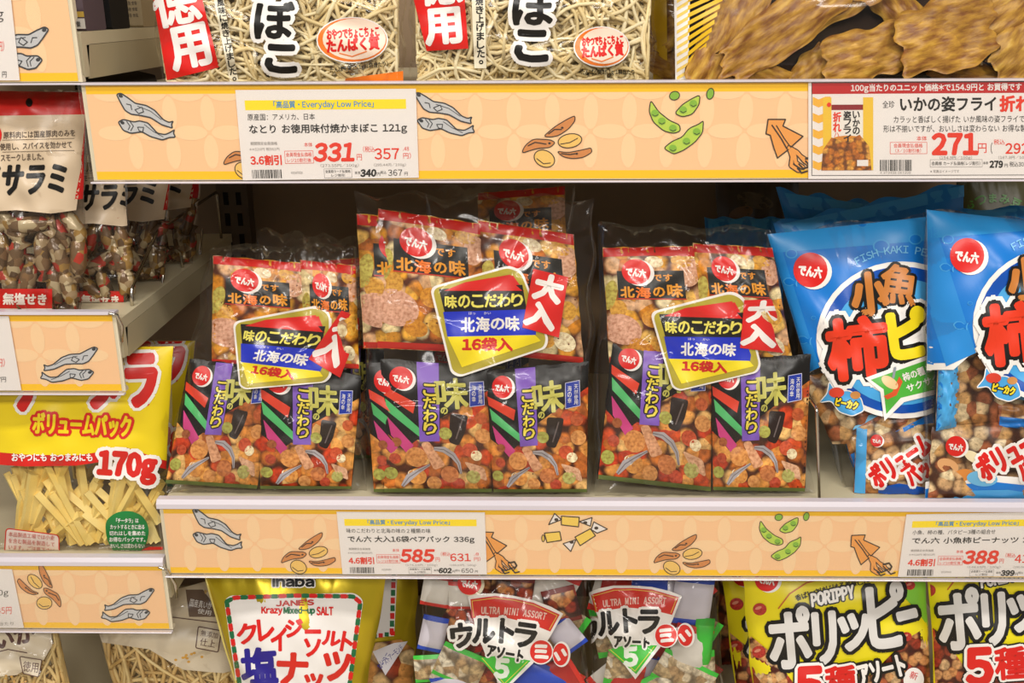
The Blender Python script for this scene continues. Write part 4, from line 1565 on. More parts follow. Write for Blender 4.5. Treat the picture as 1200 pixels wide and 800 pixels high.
xw = float(X_for(962, 1.02, .9))
wire('wire_divider', [(xw, 1.018, Z_LO_DECK), (xw - .012, 1.02, Z_LO_DECK + .11), (xw - .012, 1.22, Z_LO_DECK + .11), (xw, 1.22, Z_LO_DECK)], .0017,
     'thin chrome wire divider standing between the right multipack and the blue bags')
# ------------------------------------------------------------------ shredded fish cake on the upper shelf
STRANDS = [mottled('fish_cake_strand_%d' % i, c, d, 40, .55, bump=.1) for i, (c, d) in enumerate((('#eddcaa', '#f4e6c0'), ('#e6d09a', '#eedcae'), ('#dcc48a', '#e8d29e')))]


def strands(bag, n, px0, px1, py0, py1, seed, r=(.0013, .0023), length=(40, 120), fr=(-.7, .82), mats=STRANDS, ang=(0, 180), curl=1.0):
    R = random.Random(seed); mb = MB()
    for i in range(n):
        cx, cy = R.uniform(px0, px1), R.uniform(py0, py1)
        a = math.radians(R.uniform(*ang)); L = R.uniform(*length); k = R.uniform(-1.3, 1.3) * curl
        f0 = R.uniform(*fr); f1 = min(fr[1], max(fr[0], f0 + R.uniform(-.35, .35)))
        pts = []
        for j in range(7):
            u = j / 6 - .5
            x = cx + math.cos(a) * u * L - math.sin(a) * k * L * .3 * (4 * u * u)
            y = cy + math.sin(a) * u * L + math.cos(a) * k * L * .3 * (4 * u * u)
            pts.append(bag.inside(x, y, f0 + (f1 - f0) * (u + .5)))
        mb.tube(pts, R.uniform(*r), R.choice(mats), 5)
    return mb


def oval_badge(a, cx, cy, rx, ry, layer=1):
    o = F('#ec7a2a')
    a.ell(cx, cy, rx, ry, INKW, layer); a.ell(cx, cy, rx - 1.5, ry - 1.5, o, layer + 1); a.ell(cx + 2.5, cy - 1, rx - 5, ry - 3, F('#f3dcc6'), layer + 2)
    a.text('おやつでちょこちょこ', cx + 1, cy - ry * .3, rx * 1.45, ry * .42, INKR, layer + 3, -4, .5)
    a.text('たんぱく質', cx + 1, cy + ry * .2, rx * 1.45, ry * .55, INKR, layer + 3, -4, .8)
    a.line([(cx - rx * .35, cy + ry * .58), (cx, cy + ry * .72), (cx + rx * .4, cy + ry * .5)], 1.3, o, layer + 3)


def fishcake_bag(label, quad, Y, seed, design, ns, box):
    w = Bag(quad, Y, Z_UP_DECK, 8, .032, .024, 0, p=3, q=.6, tskew=.75, wr=.0016, seed=seed, wob=.008)
    w.parent_z = Z_UP_DECK + .0006
    root = thing('fish_cake_bag', w.base, label, 'snack bag', 'shredded fish cake bags on the upper shelf')
    mb = MB(); w.body(mb, CLEARW, 70, 90, crease=40, amp=.0018)
    a = Art(); design(a); a.emit(mb, w, .0008, .0003, L=6)
    mb.build('printed_clear_film', root)
    o = strands(w, ns, *box, seed).build('shredded_fish_cake', root)
    tag(o, 'cream coloured shreds', kind='stuff')
    return root


ORANGE = F('#ec7a22')


def cake_a(a):
    a.poly([(170, -60), (222, -64), (257, 79), (196, 94)], INKR, 1)
    a.text('徳', 205, 1, 54, 56, INKW, 2, -12, 1.6); a.text('用', 222, 55, 44, 48, INKW, 2, -12, 2)
    a.poly([(251, 0), (262, -2), (280, 96), (270, 98)], F('#e9dfc4'), 1)
    a.vtext('風味に焼き上げました。', 258, -1, 97, 8, INKK, 2, .25, dx=18, rot=-8)
    a.vtext('ま', 318, -42, 0, 44, INKK, 2, 2.2, [(5, INKW)])
    a.text('ぼ', 322, 24, 44, 42, INKK, 2, 2, 1.8, [(5, INKW)]); a.text('こ', 330, 69, 34, 30, INKK, 2, 2, 2.4, [(5, INKW)])
    oval_badge(a, 413, 47, 42, 27)
    a.text('たんぱく質25.1g(1袋当たり)', 421, 79, 68, 7, INKK, 2, -7, .15)
    a.poly([(405, 92), (482, 82), (484, 100), (404, 100)], ORANGE, 1)


def cake_b(a):
    a.poly([(470, -60), (540, -62), (549, 57), (500, 60)], INKR, 1)
    a.text('徳', 515, -18, 50, 46, INKW, 2, -4, 1.6); a.text('用', 519, 31, 40, 40, INKW, 2, -5, 2)
    a.poly([(552, -20), (568, -20), (570, 80), (556, 80)], F('#e9dfc4'), 1)
    a.vtext('風味に焼き上げました。', 561, -34, 78, 8.5, INKK, 2, .3, dx=3)
    a.text('ま', 624, -40, 46, 40, INKK, 2, 2, 2.2, [(5, INKW)])
    a.text('ぼ', 626, 9, 48, 40, INKK, 2, 2, 1.8, [(5, INKW)]); a.text('こ', 623, 54, 36, 34, INKK, 2, 2, 2.4, [(5, INKW)])
    oval_badge(a, 705, 55, 33, 24)
    a.text('たんぱく質25.1g 1袋当たり', 712, 85, 62, 7, INKK, 2, 0, .15)


fishcake_bag('shredded fish cake bag at the left, directly above the 331 yen card', [(165, -150), (474, -150), (474, 100), (190, 100)], 1.046, 51, cake_a, 950, (190, 466, -80, 96))
fishcake_bag('shredded fish cake bag right of the other one, next to the fried squid', [(478, -150), (772, -150), (766, 96), (482, 96)], 1.045, 52, cake_b, 950, (492, 758, -80, 92))

# ------------------------------------------------------------------ fried squid
CHIP = [mottled('fried_squid_%d' % i, c, d, 5, .5, (1, 3.0, 1), .9, e, 'UV') for i, (c, d, e) in enumerate((('#84521c', '#c6963a', '#dab452'), ('#7c4a1a', '#bc8c30', '#d0a646'), ('#8a5a22', '#cc9e40', '#deba58')))]


def chip(mb, bag, px, py, lx, ly, rot, frac, seed, mat):
    """a crisp, rumpled slab of fried squid lying in the bag"""
    R = random.Random(seed)
    c = bag.inside(px, py, frac)
    k = (c - CAM) @ _f / FPX
    A, B = lx * k / 2, ly * k / 2
    cr, sr = math.cos(math.radians(-rot)), math.sin(math.radians(-rot))
    U = bag.e1 * cr + bag.e2 * sr; W = -bag.e1 * sr + bag.e2 * cr
    n, m = 26, 18
    ph = [R.uniform(0, 6.3) for _ in range(8)]
    th = .0042
    V, F_, UVc = [], [], []
    for side in (1, -1):
        for j in range(m):
            for i in range(n):
                u, v = i / (n - 1) * 2 - 1, j / (m - 1) * 2 - 1
                ed = 1 + .07 * math.sin(5 * v + ph[0]) * abs(u) + .05 * math.sin(11 * v + ph[1])
                ed2 = 1 + .10 * math.sin(4 * u + ph[2]) + .05 * math.sin(9 * u + ph[3])
                # rounded rectangle
                uu = u * math.sqrt(1 - .22 * v * v); vv = v * math.sqrt(1 - .22 * u * u)
                x, y = uu * A * ed, vv * B * ed2
                rim = max(abs(u), abs(v))
                bend = .006 * math.sin(2.2 * u + ph[4]) * math.cos(1.7 * v + ph[5]) + .0022 * math.sin(9 * u + 3 * v + ph[6]) * math.sin(7 * v + ph[7]) + .0007 * math.sin(24 * v + 3 * math.sin(3 * u + ph[6]))
                h = bend + side * th * (1 - rim ** 6)
                q3 = c + U * x + W * y + bag.n * h
                q3[2] = max(q3[2], bag.parent_z + .002 + .002 * side)
                V.append(q3); UVc.append(((x * 10 + seed) * 100 / 100, y * 10 + seed * .37))
    q = n * m
    for j in range(m - 1):
        for i in range(n - 1):
            a = j * n + i
            F_.append((a, a + 1, a + n + 1, a + n)); F_.append((q + a, q + a + n, q + a + n + 1, q + a + 1))
    ring = [i for i in range(n)] + [j * n + n - 1 for j in range(1, m)] + [(m - 1) * n + i for i in range(n - 2, -1, -1)] + [j * n for j in range(m - 2, 0, -1)]
    for i in range(len(ring)):
        a, b = ring[i], ring[(i + 1) % len(ring)]
        F_.append((a, q + a, q + b, b))
    mb.add(V, F_, mat, UVc, smooth=True)


def squid_bag(label, quad, Y, seed, chips, border, Tf=.038):
    w = Bag(quad, Y, Z_UP_DECK, 8, Tf, .022, 0, p=3.4, q=.55, tskew=.8, wr=.0014, seed=seed, wob=.006)
    w.parent_z = Z_UP_DECK + .0006
    root = thing('fried_squid_bag', w.base, label, 'snack bag', 'fried squid bags on the upper shelf')
    mb = MB(); w.body(mb, CLEAR, 80, 80, crease=30, amp=.0014)
    a = Art(); border(a); a.emit(mb, w, .0008, .0003, L=7)
    mb.build('printed_clear_film', root)
    for i, (px, py, lx, ly, rot, fr) in enumerate(chips):
        mb = MB(); chip(mb, w, px, py, lx, ly, rot, fr, seed * 13 + i, CHIP[i % 3]); mb.build('fried_squid_piece', root)
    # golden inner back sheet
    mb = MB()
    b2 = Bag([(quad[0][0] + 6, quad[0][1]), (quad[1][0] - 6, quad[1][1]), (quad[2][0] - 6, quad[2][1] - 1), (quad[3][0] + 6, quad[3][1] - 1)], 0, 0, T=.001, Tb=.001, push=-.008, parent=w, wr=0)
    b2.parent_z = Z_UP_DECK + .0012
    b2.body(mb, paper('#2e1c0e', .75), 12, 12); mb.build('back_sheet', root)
    return root


def border_left(a):
    a.poly([(786, -150), (812, -150), (806, 100), (784, 100)], INKW, 0)
    Y_, G_ = F('#e2b51c'), F('#b9a98c')
    for k in range(22):
        y = -80 + 9 * k
        a.poly([(793, y + 8), (806, y), (806, y + 4), (793, y + 12)], F('#f0cf6a'), 1)
        a.poly([(806, y + 6), (850 - max(0, y) * .35, y - 14), (850 - max(0, y) * .35, y - 9), (806, y + 11)], Y_, 1)
    a.text('内容量105g', 1138, 74, 26, 5, F('#8a7a58'), 2)


squid_bag('big clear bag of golden fried squid pieces at the right end of the upper shelf', [(783, -170), (1330, -170), (1322, 98), (789, 98)], 1.046, 61,
          [(852, 38, 140, 62, -64, .30), (915, 34, 175, 58, -36, .62), (985, -8, 175, 54, -34, .40), (1008, 66, 104, 62, -16, .72), (1096, 44, 118, 84, -14, .85), (1196, 58, 96, 72, -48, .62), (1180, 6, 130, 54, -40, .42), (1060, -44, 150, 62, -25, .5),
          (945, -66, 150, 62, -30, .45), (880, 86, 96, 34, 16, .30), (1140, 92, 110, 34, 6, .3), (1268, 40, 120, 80, 30, .5), (1262, -60, 120, 80, -10, .4), (845, -60, 120, 70, -50, .3), (948, 84, 70, 36, -50, .25), (1140, -70, 110, 60, 20, .4), (1050, 10, 90, 46, 50, .1)], border_left)


def border_none(a):
    a.poly([(760, -150), (780, -150), (782, 98), (764, 98)], F('#d8ae24'), 0)


squid_bag('second bag of fried squid, a yellowish sliver showing behind the front one', [(752, -150), (1100, -150), (1100, 80), (764, 80)], 1.135, 62,
          [(785, 30, 60, 50, -40, .3), (780, 70, 60, 40, 20, .3), (785, -20, 60, 50, 10, .3)], border_none, .025)

# ------------------------------------------------------------------ boxes on the top left shelf, and a dark sheet painting the shade beside them
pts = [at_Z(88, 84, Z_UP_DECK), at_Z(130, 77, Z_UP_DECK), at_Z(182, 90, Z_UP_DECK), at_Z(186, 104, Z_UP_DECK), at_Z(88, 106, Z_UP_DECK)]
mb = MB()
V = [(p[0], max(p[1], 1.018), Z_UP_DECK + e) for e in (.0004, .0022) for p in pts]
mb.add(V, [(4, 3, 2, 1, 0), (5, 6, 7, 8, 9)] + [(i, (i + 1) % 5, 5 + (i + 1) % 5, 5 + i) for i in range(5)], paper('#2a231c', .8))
tag(mb.build('shade_patch'), 'dark sheet painted as shade at the left end of the upper shelf', 'painted shade')


def small_box(label, pxl, pxr, pyt, y, mat, art, depth=.05):
    zr = Z_LT_DECK + .0004
    xb = min(float(X_for(pxr, y, zr + .02)), XT1 - .003); xa = float(X_for(pxl, y, zr + .02))
    zt = float(at_Y((pxl + pxr) / 2, pyt, y)[2])
    mb = MB(); mb.box((xa, y, zr), (xb, y + depth, zt), mat, .002)
    a = Art(); art(a)

    class P(Wall):
        def place(self, V, T, off):
            return np.stack([xa + V[:, 0] / 100 * (xb - xa), y - off - V[:, 2], zt - V[:, 1] / 100 * (zt - zr)], 1), T, V
    a.emit(mb, P(y, None), .0003, .0002)
    tag(mb.build('snack_box'), label, 'box', 'boxes on the top left shelf')


def bx1(a):
    a.rect(0, 72, 100, 80, paper('#c9a64a'), 1); a.rect(0, 82, 100, 97, paper('#d8d2c8'), 1); a.ell(52, 45, 30, 16, paper('#6a5d63'), 1); a.ell(52, 45, 26, 13, paper('#8b7d82'), 2)
    a.text('内容量', 50, 90, 60, 8, BLACK, 3)


def bx2(a):
    a.poly([(35, 20), (58, 16), (78, 88), (50, 94)], paper('#b9a487'), 1); a.rect(-0, 10, 70, 16, paper('#8a7a68'), 1)


def bx3(a):
    for k in range(9):
        a.text('原材料名 砂糖 植物油脂 食塩', 48, 10 + k * 9, 84, 5.5, paper('#5d5348'), 1)


small_box('purple grey box with a gold line, foremost on the top left shelf', 72, 101, -46, 1.035, paper('#5b4c52'), bx1)
small_box('black box with a tilted beige strip, behind the purple grey box', 84, 137, -50, 1.10, paper('#12100f'), bx2)
small_box('pale brown box with rows of small print, behind the black box', 118, 184, -48, 1.19, paper('#a3906f'), bx3)

# ------------------------------------------------------------------ salami bags on the left shelf
WRAPPER = None


def wrapper_mat():
    m, nt, b, L = nodes_of('twisted_salami_wrapper')
    tc = nt.nodes.new('ShaderNodeTexCoord')
    vo = nt.nodes.new('ShaderNodeTexVoronoi'); vo.inputs['Scale'].default_value = 130
    L.new(tc.outputs['Object'], vo.inputs['Vector'])
    sep = nt.nodes.new('ShaderNodeSeparateColor'); L.new(vo.outputs['Color'], sep.inputs[0])
    rp = nt.nodes.new('ShaderNodeValToRGB'); rp.color_ramp.interpolation = 'CONSTANT'
    cols = ('#7a5c3e', '#9a8260', '#a83a2a', '#96743e', '#5f4830', '#b5a27e', '#6d543a')
    while len(rp.color_ramp.elements) < len(cols):
        rp.color_ramp.elements.new(.5)
    for i, c in enumerate(cols):
        rp.color_ramp.elements[i].position = i / len(cols); rp.color_ramp.elements[i].color = lin(c)
    L.new(sep.outputs[0], rp.inputs[0]); L.new(rp.outputs[0], b.inputs['Base Color'])
    b.inputs['Metallic'].default_value = .12; b.inputs['Roughness'].default_value = .25
    bump_on(nt, b, 60, .5, .003, 2)
    return m


WRAPPER = wrapper_mat()
SAL_BEIGE, SAL_RED = F('#cdb79a'), F('#c3201a')


def salami_print():
    a = Art()
    a.poly([(-90, 100), (120, 100), (112, 136), (-90, 138)], SAL_RED, 1)
    a.poly([(-90, 137), (100, 134), (103, 150), (98, 190), (90, 246), (60, 250), (20, 246), (-90, 252)], SAL_BEIGE, 2)
    a.poly([(103, 100), (112, 100), (104, 232), (88, 234), (97, 190)], SAL_RED, 2)
    a.ell(35, 120, 4, 5, F('#140a08'), 3)
    a.ell(-6, 158, 9, 12, INKR, 4)
    TX = F('#54453a')
    a.text('原料肉には国産豚肉のみを', 47, 157, 84, 8, TX, 4, -2, .1); a.text('使用し、スパイスを効かせて', 43, 170.5, 84, 8, TX, 4, -2, .1); a.text('スモークしました。', 27, 184, 50, 8, TX, 4, -2, .1)
    a.line([(4, 164), (88, 162)], .5, TX, 4); a.line([(4, 178), (88, 176)], .5, TX, 4)
    a.text('ドライサラミ', 4, 211, 146, 33, INKK, 4, -2, 1.6, shear=.15)
    a.rect(-30, 338, 62, 361, SAL_RED, 3); a.text('無塩せき', 30, 350, 50, 13, F('#eadfd2'), 4, 1, .6)
    a.rect(-30, 361, 62, 376, F('#d8d0c4'), 3); a.text('名称 ドライソーセージ', 20, 367, 70, 5, INKK, 4)
    a.text('ドライソーセージ 原材料名 豚肉', 20, 373, 76, 3.6, INKK, 4)
    return a


SALAMI = salami_print()


def salami_bag(label, quad, Y, lean, H, seed, T=.022):
    w = Bag(quad, Y, Z_LM_DECK, lean, T, .014, 0, p=3, q=.65, tskew=.8, wr=.0016, seed=seed, wob=.006)
    w.parent_z = Z_LM_DECK + .0006
    root = thing('salami_bag', w.base, label, 'snack bag', 'salami bags in a row on the left shelf')
    mb = MB(); w.body(mb, CLEARW, 60, 80, crease=34, amp=.0018)
    SALAMI.moved(H).emit(mb, w, .0008, .0003, L=6)
    mb.build('printed_clear_film', root)
    R = random.Random(seed)
    n = 0
    for row in range(3):
        for c in range(7):
            x, y = -52 + c * 23 + R.uniform(-5, 5) + (row % 2) * 10, 266 + row * 34 + R.uniform(-6, 6)
            p = happ(H, [[x, y]])[0]; a = R.uniform(55, 125) if R.random() < .7 else R.uniform(-40, 40)
            fr = R.uniform(-.2, .55)
            L = 33
            k = abs(H[0, 0])
            q = [happ(H, [[x + L * u * math.cos(math.radians(a)), y + L * u * math.sin(math.radians(a))]])[0] for u in (-1.0, -.75, -.6, -.3, .3, .6, .75, 1.0)]
            P3 = [w.inside(u[0], u[1], fr) for u in q]
            mb = MB(); mb.tube(P3, .0088 * k, WRAPPER, 10, taper=[1.0, .3, .8, 1, 1, .8, .3, 1.0]); mb.build('wrapped_salami', root); n += 1
    return root


salami_bag('foremost salami bag at the left edge with black lettering and a red top with hole', [(-78, 104), (103, 107), (96, 374), (-66, 374)], 1.038, 6, np.eye(3), 71)
salami_bag('second salami bag, half hidden behind the first one, red label beside the wire', [(0, 200), (147, 197), (156, 370), (20, 370)], 1.078, 6, about(30, 350, 118, 351, .86), 72, .016)
salami_bag('third salami bag in the row, red edges dim behind the chrome fence', [(30, 190), (203, 188), (190, 362), (40, 360)], 1.165, 6, about(35, 349, 146, 345, .86), 73)
salami_bag('rearmost salami bag in the row, red top in shadow at the back', [(80, 180), (238, 182), (226, 345), (84, 345)], 1.25, 6, about(35, 349, 180, 325, .80), 74)

# chrome fence along the right end of the salami shelf
XF = XM1 - .006


def fx(px, py):
    p = at_X(px, py, XF)
    return (XF, min(max(p[1], 1.012), 1.42), p[2])


a0 = (XF, 1.016, Z_LM_DECK)
b0 = fx(154, 338); c0 = fx(185, 270); d0 = (XF, 1.40, c0[2] + .004); e0 = (XF, 1.40, Z_LM_DECK)
wire('wire_fence', [(XF, b0[1] - .004, Z_LM_DECK), b0, c0, d0, e0], .002,
     'chrome wire fence at the open right end of the salami shelf', 'wire divider', None,
     [[fx(188, 352), fx(194, 300), fx(204, 290), fx(212, 296), fx(216, 330)], [fx(233, 312), fx(237, 268)]])

# ------------------------------------------------------------------ cheese sticks on the lower left shelf
CH_Y, CH_R, CH_G = F('#ecd01e'), F('#d3261e'), F('#1f7d3c')
CHEESE = mottled('cheese_stick', '#ecca66', '#f3dc8c', 14, .5, bump=.1)


def cheese_print():
    a = Art()
    a.poly([(-60, 380), (240, 380), (240, 556), (190, 548), (150, 536), (90, 545), (30, 546), (-60, 540)], CH_R, 1)
    a.poly([(-60, 380), (240, 380), (240, 546), (190, 538), (150, 524), (90, 533), (30, 532), (-60, 524)], CH_Y, 2)
    a.text('チータラ', 100, 445, 165, 62, CH_R, 4, -2, 4, [(4, INKW)])
    a.ell(173, 472, 3, 3, CH_R, 4)
    a.text('ボリュームパック', 97, 497, 114, 24, CH_Y, 4, 2, 1.0, [(3.4, CH_R)])
    a.text('おやつにも おつまみにも', 62, 535, 94, 9, INKW, 4, 0, .3)
    a.text('170g', 150, 547, 66, 34, CH_R, 5, 4, 2.4, [(4.4, INKW)])
    a.rpoly([(124, 610), (135, 600), (152, 597), (168, 603), (176, 618), (172, 638), (160, 650), (146, 654), (132, 644), (125, 628)], 8, CH_G, 3)
    for i, t in enumerate(('「チータラ」は', 'カットするときに出る', '切れはしを集めた', 'お得なパックです。', 'おいしさは変わらない', 'お徳用です')):
        a.text(t, 150, 609 + i * 7.4, (26, 40, 42, 42, 40, 26)[i], 5.4, INKW, 4, 0, .15)
    a.rpoly([(8, 618), (70, 626), (70, 658), (6, 654)], 5, F('#eddcd0'), 3, (1.2, CH_R))
    for i in range(4):
        a.text(('本品製造工場では小麦', 'を含む製品を製造して', 'います。ご注意下さい', '開封後はお早めに')[i], 38, 627 + i * 7.5, 54, 5.5, F('#c8584c'), 5, 5)
    a.poly([(-60, 648), (240, 652), (240, 680), (-60, 680)], CH_R, 2)
    a.poly([(120, 664), (175, 640), (240, 640), (240, 700), (120, 700)], CH_R, 1)
    return a


CHEESEP = cheese_print()


def cheese_bag(label, quad, Y, H, seed, sticks=True):
    w = Bag(quad, Y, Z_LL_DECK, 7, .03, .018, 0, p=3, q=.65, tskew=.8, wr=.0016, seed=seed, wob=.006)
    w.parent_z = Z_LL_DECK + .0006
    root = thing('cheese_stick_bag', w.base, label, 'snack bag', 'cheese stick bags on the lower left shelf')
    mb = MB(); w.body(mb, CLEARW, 60, 76, crease=26, amp=.0014)
    CHEESEP.moved(H).emit(mb, w, .0008, .0003, L=6)
    mb.build('printed_clear_film', root)
    R = random.Random(seed)
    for i in range(60 if sticks else 12):
        x = R.uniform(22, 174); y = R.uniform(565, 640); a = math.radians(R.choice((R.uniform(62, 85), R.uniform(95, 122), R.uniform(50, 70)))); L = R.uniform(80, 130)
        p0 = happ(H, [[x - math.cos(a) * L / 2, y - math.sin(a) * L / 2]])[0]; p1 = happ(H, [[x + math.cos(a) * L / 2, y + math.sin(a) * L / 2]])[0]
        f = -.6 + 1.25 * i / 60
        A = w.inside(p0[0], p0[1], f); B = w.inside(p1[0], p1[1], f + .05)
        mb = MB(); mid = (A + B) / 2 + w.n * R.uniform(-.001, .001) + w.e1 * R.uniform(-.003, .003)
        mb.tube([A, (A + mid) / 2, mid, (mid + B) / 2, B], R.uniform(.0044, .0058), CHEESE, 4, smooth=False); mb.build('cheese_stick', root)
    return root


cheese_bag('cheese stick bag with yellow top and green badge on the lower left shelf', [(-40, 404), (205, 404), (192, 660), (-30, 660)], 1.045, np.eye(3), 81)
cheese_bag('cheese stick bag behind the front one, its plain yellow edge showing at the right', [(60, 396), (230, 398), (216, 590), (60, 590)], 1.21, about(90, 500, 130, 470, .92), 82, False)

# ------------------------------------------------------------------ dried squid bags at the bottom left
SQ_W = F('#cfc0a6')
SQUIDSTR = [mottled('dried_squid_%d' % i, c, d, 30, .6, bump=.15) for i, (c, d) in enumerate((('#dcbc78', '#e6cc90'), ('#cba661', '#dab97a')))]


def dried_bag(label, quad, Y, seed, art, box, lean=8):
    w = Bag(quad, Y, Z_LBASE, lean, .03, .02, 0, p=3, q=.65, wr=.0018, seed=seed, wob=.008)
    w.parent_z = Z_LBASE + .0006
    root = thing('dried_squid_bag', w.base, label, 'snack bag', 'dried squid bags at the bottom left')
    mb = MB(); w.body(mb, CLEARW, 50, 80, crease=30)
    a = Art(); art(a); a.emit(mb, w, .0008, .0003, L=7)
    mb.build('printed_clear_film', root)
    tag(strands(w, 330, *box, seed, (.0016, .003), (50, 140), (-.6, .8), SQUIDSTR, (30, 150), .6).build('dried_squid_strips', root), 'tan strips', kind='stuff')
    return root


BRN = F('#5a3c34')


def dr_a(a):
    a.poly([(-80, 690), (56, 690), (62, 755), (52, 772), (20, 790), (-80, 800)], SQ_W, 1)
    a.text('さきいか', -6, 750, 96, 22, BRN, 2, -14, 1.2)
    a.line([(-30, 770), (10, 760), (32, 764)], 1.2, BRN, 2)
    a.rpoly([(24, 768), (50, 772), (46, 792), (28, 788)], 2, SQ_W, 3, (1, BRN)); a.text('徳用', 37, 780, 18, 12, BRN, 5, 6)
    for i in range(12):
        r = random.Random(i); a.ell(-20 + r.uniform(0, 60), 788 + r.uniform(-4, 14), 1.6, 1.2, F('#b98a3a'), 2)


def dr_b(a):
    a.poly([(100, 690), (262, 660), (290, 780), (262, 788), (215, 784), (175, 760), (120, 752)], SQ_W, 1)
    a.poly([(218, 690), (238, 690), (262, 722), (222, 722)], F('#6a5648'), 2)
    a.text('国産真いか', 236, 707, 26, 9, INKW, 3, 10); a.text('使用', 240, 716, 16, 6, INKW, 3, 10)
    a.line([(200, 722), (266, 730)], 1, BRN, 3)
    a.rpoly([(233, 733), (260, 738), (256, 763), (230, 758)], 2, SQ_W, 3, (1.2, BRN)); a.text('無添加', 246, 742, 20, 7, BRN, 5, 10); a.text('仕上', 244, 752, 18, 9, BRN, 5, 10)
    for i in range(9):
        r = random.Random(i + 40); a.ell(205 + r.uniform(0, 36), 764 + r.uniform(0, 12), 1.8, 1.4, F('#c9963e'), 2)


dried_bag('dried squid bag in the bottom left corner of the photo with slanting brown lettering', [(-80, 722), (66, 730), (104, 1080), (-40, 1080)], 1.045, 91, dr_a, (-60, 92, 760, 960), 8)
dried_bag('dried squid bag beside the gold nut bag with a small framed stamp on its label', [(108, 712), (264, 674), (292, 1080), (150, 1080)], 1.102, 92, dr_b, (124, 286, 740, 960), 8)

# ------------------------------------------------------------------ gold nut bags on the base deck
GOLDFILM = foil('#c4ac22', .3, .55)
GRN = F('#1d6b3e')


def nut_print():
    a = Art()
    pan = [(263, 703), (270, 697), (416, 694), (426, 702), (412, 800), (404, 900), (290, 900), (277, 800)]
    a.rpoly(pan, 10, F('#ece7e2'), 1)
    P = [np.array(p, float) for p in ((266, 704), (275, 699.5), (346, 697), (414, 698), (422.5, 705), (410, 800), (402, 890))]
    Q = [np.array(p, float) for p in ((266, 704), (281, 800), (292, 890))]
    def dash(path):
        seg = []
        for p, q in zip(path[:-1], path[1:]):
            n = max(1, int(np.linalg.norm(q - p) / 1.0)); seg += [p + (q - p) * k / n for k in range(n)]
        i, k = 0, 0
        while i + 7 < len(seg):
            a.line([seg[i], seg[i + 3], seg[i + 6]], 5.2, INKR if k % 2 else GRN, 2); i += 9; k += 1
    dash(P); dash(Q)
    a.text('inaba', 344, 680, 48, 12, INKK, 3, 0, .8, [(1.4, INKW)])
    a.text("JANE'S", 346, 705, 44, 7, F('#c2342c'), 3, -2, .5)
    for i, (t, w) in enumerate((('Krazy', 24), ('Mixed-up', 36), ('SALT', 19))):
        a.text(t, (319, 351, 381)[i], 715, w, 9.5, (INKR, GRN, INKR)[i], 3, 0, .45)
    for ch, x, y, w, h, r in (('ク', 290, 741, 23, 22, -12), ('レ', 312, 737, 18, 24, -6), ('イ', 327, 748, 17, 26, 0), ('ジ', 345, 735, 19, 20, -2), ('ー', 367, 739, 17, 3.2, 0), ('ソ', 366, 758, 18, 20, 4), ('ル', 389, 747, 20, 16, 8), ('ト', 407, 751, 12, 22, 10)):
        a.text(ch, x, y, w, h, INKR, 3, r, 1.1)
    a.text('塩', 304, 779, 40, 40, F('#2a1f86'), 3, -4, 1.8)
    a.text('ナ', 343, 783, 34, 36, F('#d02a1c'), 3, 2, 1.8); a.text('ッ', 368, 798, 20, 18, F('#d02a1c'), 3, 0, 1.4); a.text('ツ', 395, 780, 30, 32, F('#d02a1c'), 3, 4, 1.8)
    a.text('ミックスナッツ', 345, 830, 90, 14, F('#2a1f86'), 3, 0, .5)
    return a


NUTPRINT = nut_print()
CASHEW = nuts('mixed_nut_print', ['#d9b27a', '#c68a4a', '#e2c391', '#8d3a24', '#b56a38'], 22, '#4a2010', .36, .68)


def nut_bag(label, quad, Y, seed, H, extra=None):
    w = Bag(quad, Y, Z_BASE, 7, .036, .02, 0, p=2.8, q=.7, wr=.0022, seed=seed, wob=.006)
    w.parent_z = Z_BASE + .0006
    root = thing('nut_bag', w.base, label, 'snack bag', 'gold nut bags on the base deck')
    mb = MB(); w.body(mb, GOLDFILM, 44, 60)
    a = NUTPRINT.moved(H)
    if extra:
        extra(a)
    a.emit(mb, w, .0008, .0003, L=6)
    mb.build('foil_bag', root)
    mb = MB()
    # side gusset weld: a pale ribbed strip down the left edge
    P = [w.surf(np.array([[.006, t]]), .0016)[0] for t in np.linspace(.02, .98, 24)]
    mb.tube(P, .0014, foil('#e2d27a', .35, .4), 6); mb.build('side_weld', root)
    return root


def nut_extra(a):
    a.poly([(446, 670), (466, 670), (462, 744), (440, 746)], F('#ece7e2'), 4)
    for k in range(8):
        y = 672 + 9 * k
        a.rect(459 - k * .3, y, 464 - k * .3, y + 7, INKR if k % 2 else GRN, 5)
    for k in range(4):
        a.rect(437 + k * 7, 742 - k * 1.2, 442 + k * 7, 747 - k * 1.2, INKR if k % 2 else GRN, 5)
    a.poly([(426, 800), (440, 752), (470, 748), (486, 760), (488, 900), (420, 900)], CASHEW, 4)
    a.poly([(437, 762), (462, 752), (478, 750), (452, 790)], F('#e3dfe6'), 6); a.text('ローストアーモンド', 458, 768, 36, 7, F('#3a3590'), 7, -42)
    a.text('カシュー', 449, 772, 20, 6, F('#3a3590'), 7, -60)


nut_bag('gold foil nut bag with white panel and red and green dashed border', [(236, 660), (457, 656), (412, 1010), (306, 1010)], 1.040, 101, np.eye(3))
nut_bag('second gold foil nut bag, a strip of border and nuts showing right of the first', [(300, 662), (490, 658), (484, 1000), (340, 1000)], 1.135, 102, about(345, 750, 372, 770, .85), nut_extra)

# ------------------------------------------------------------------ mini assortment bags
LIME, MBLUE = F('#3fbf3a'), F('#2347b8')


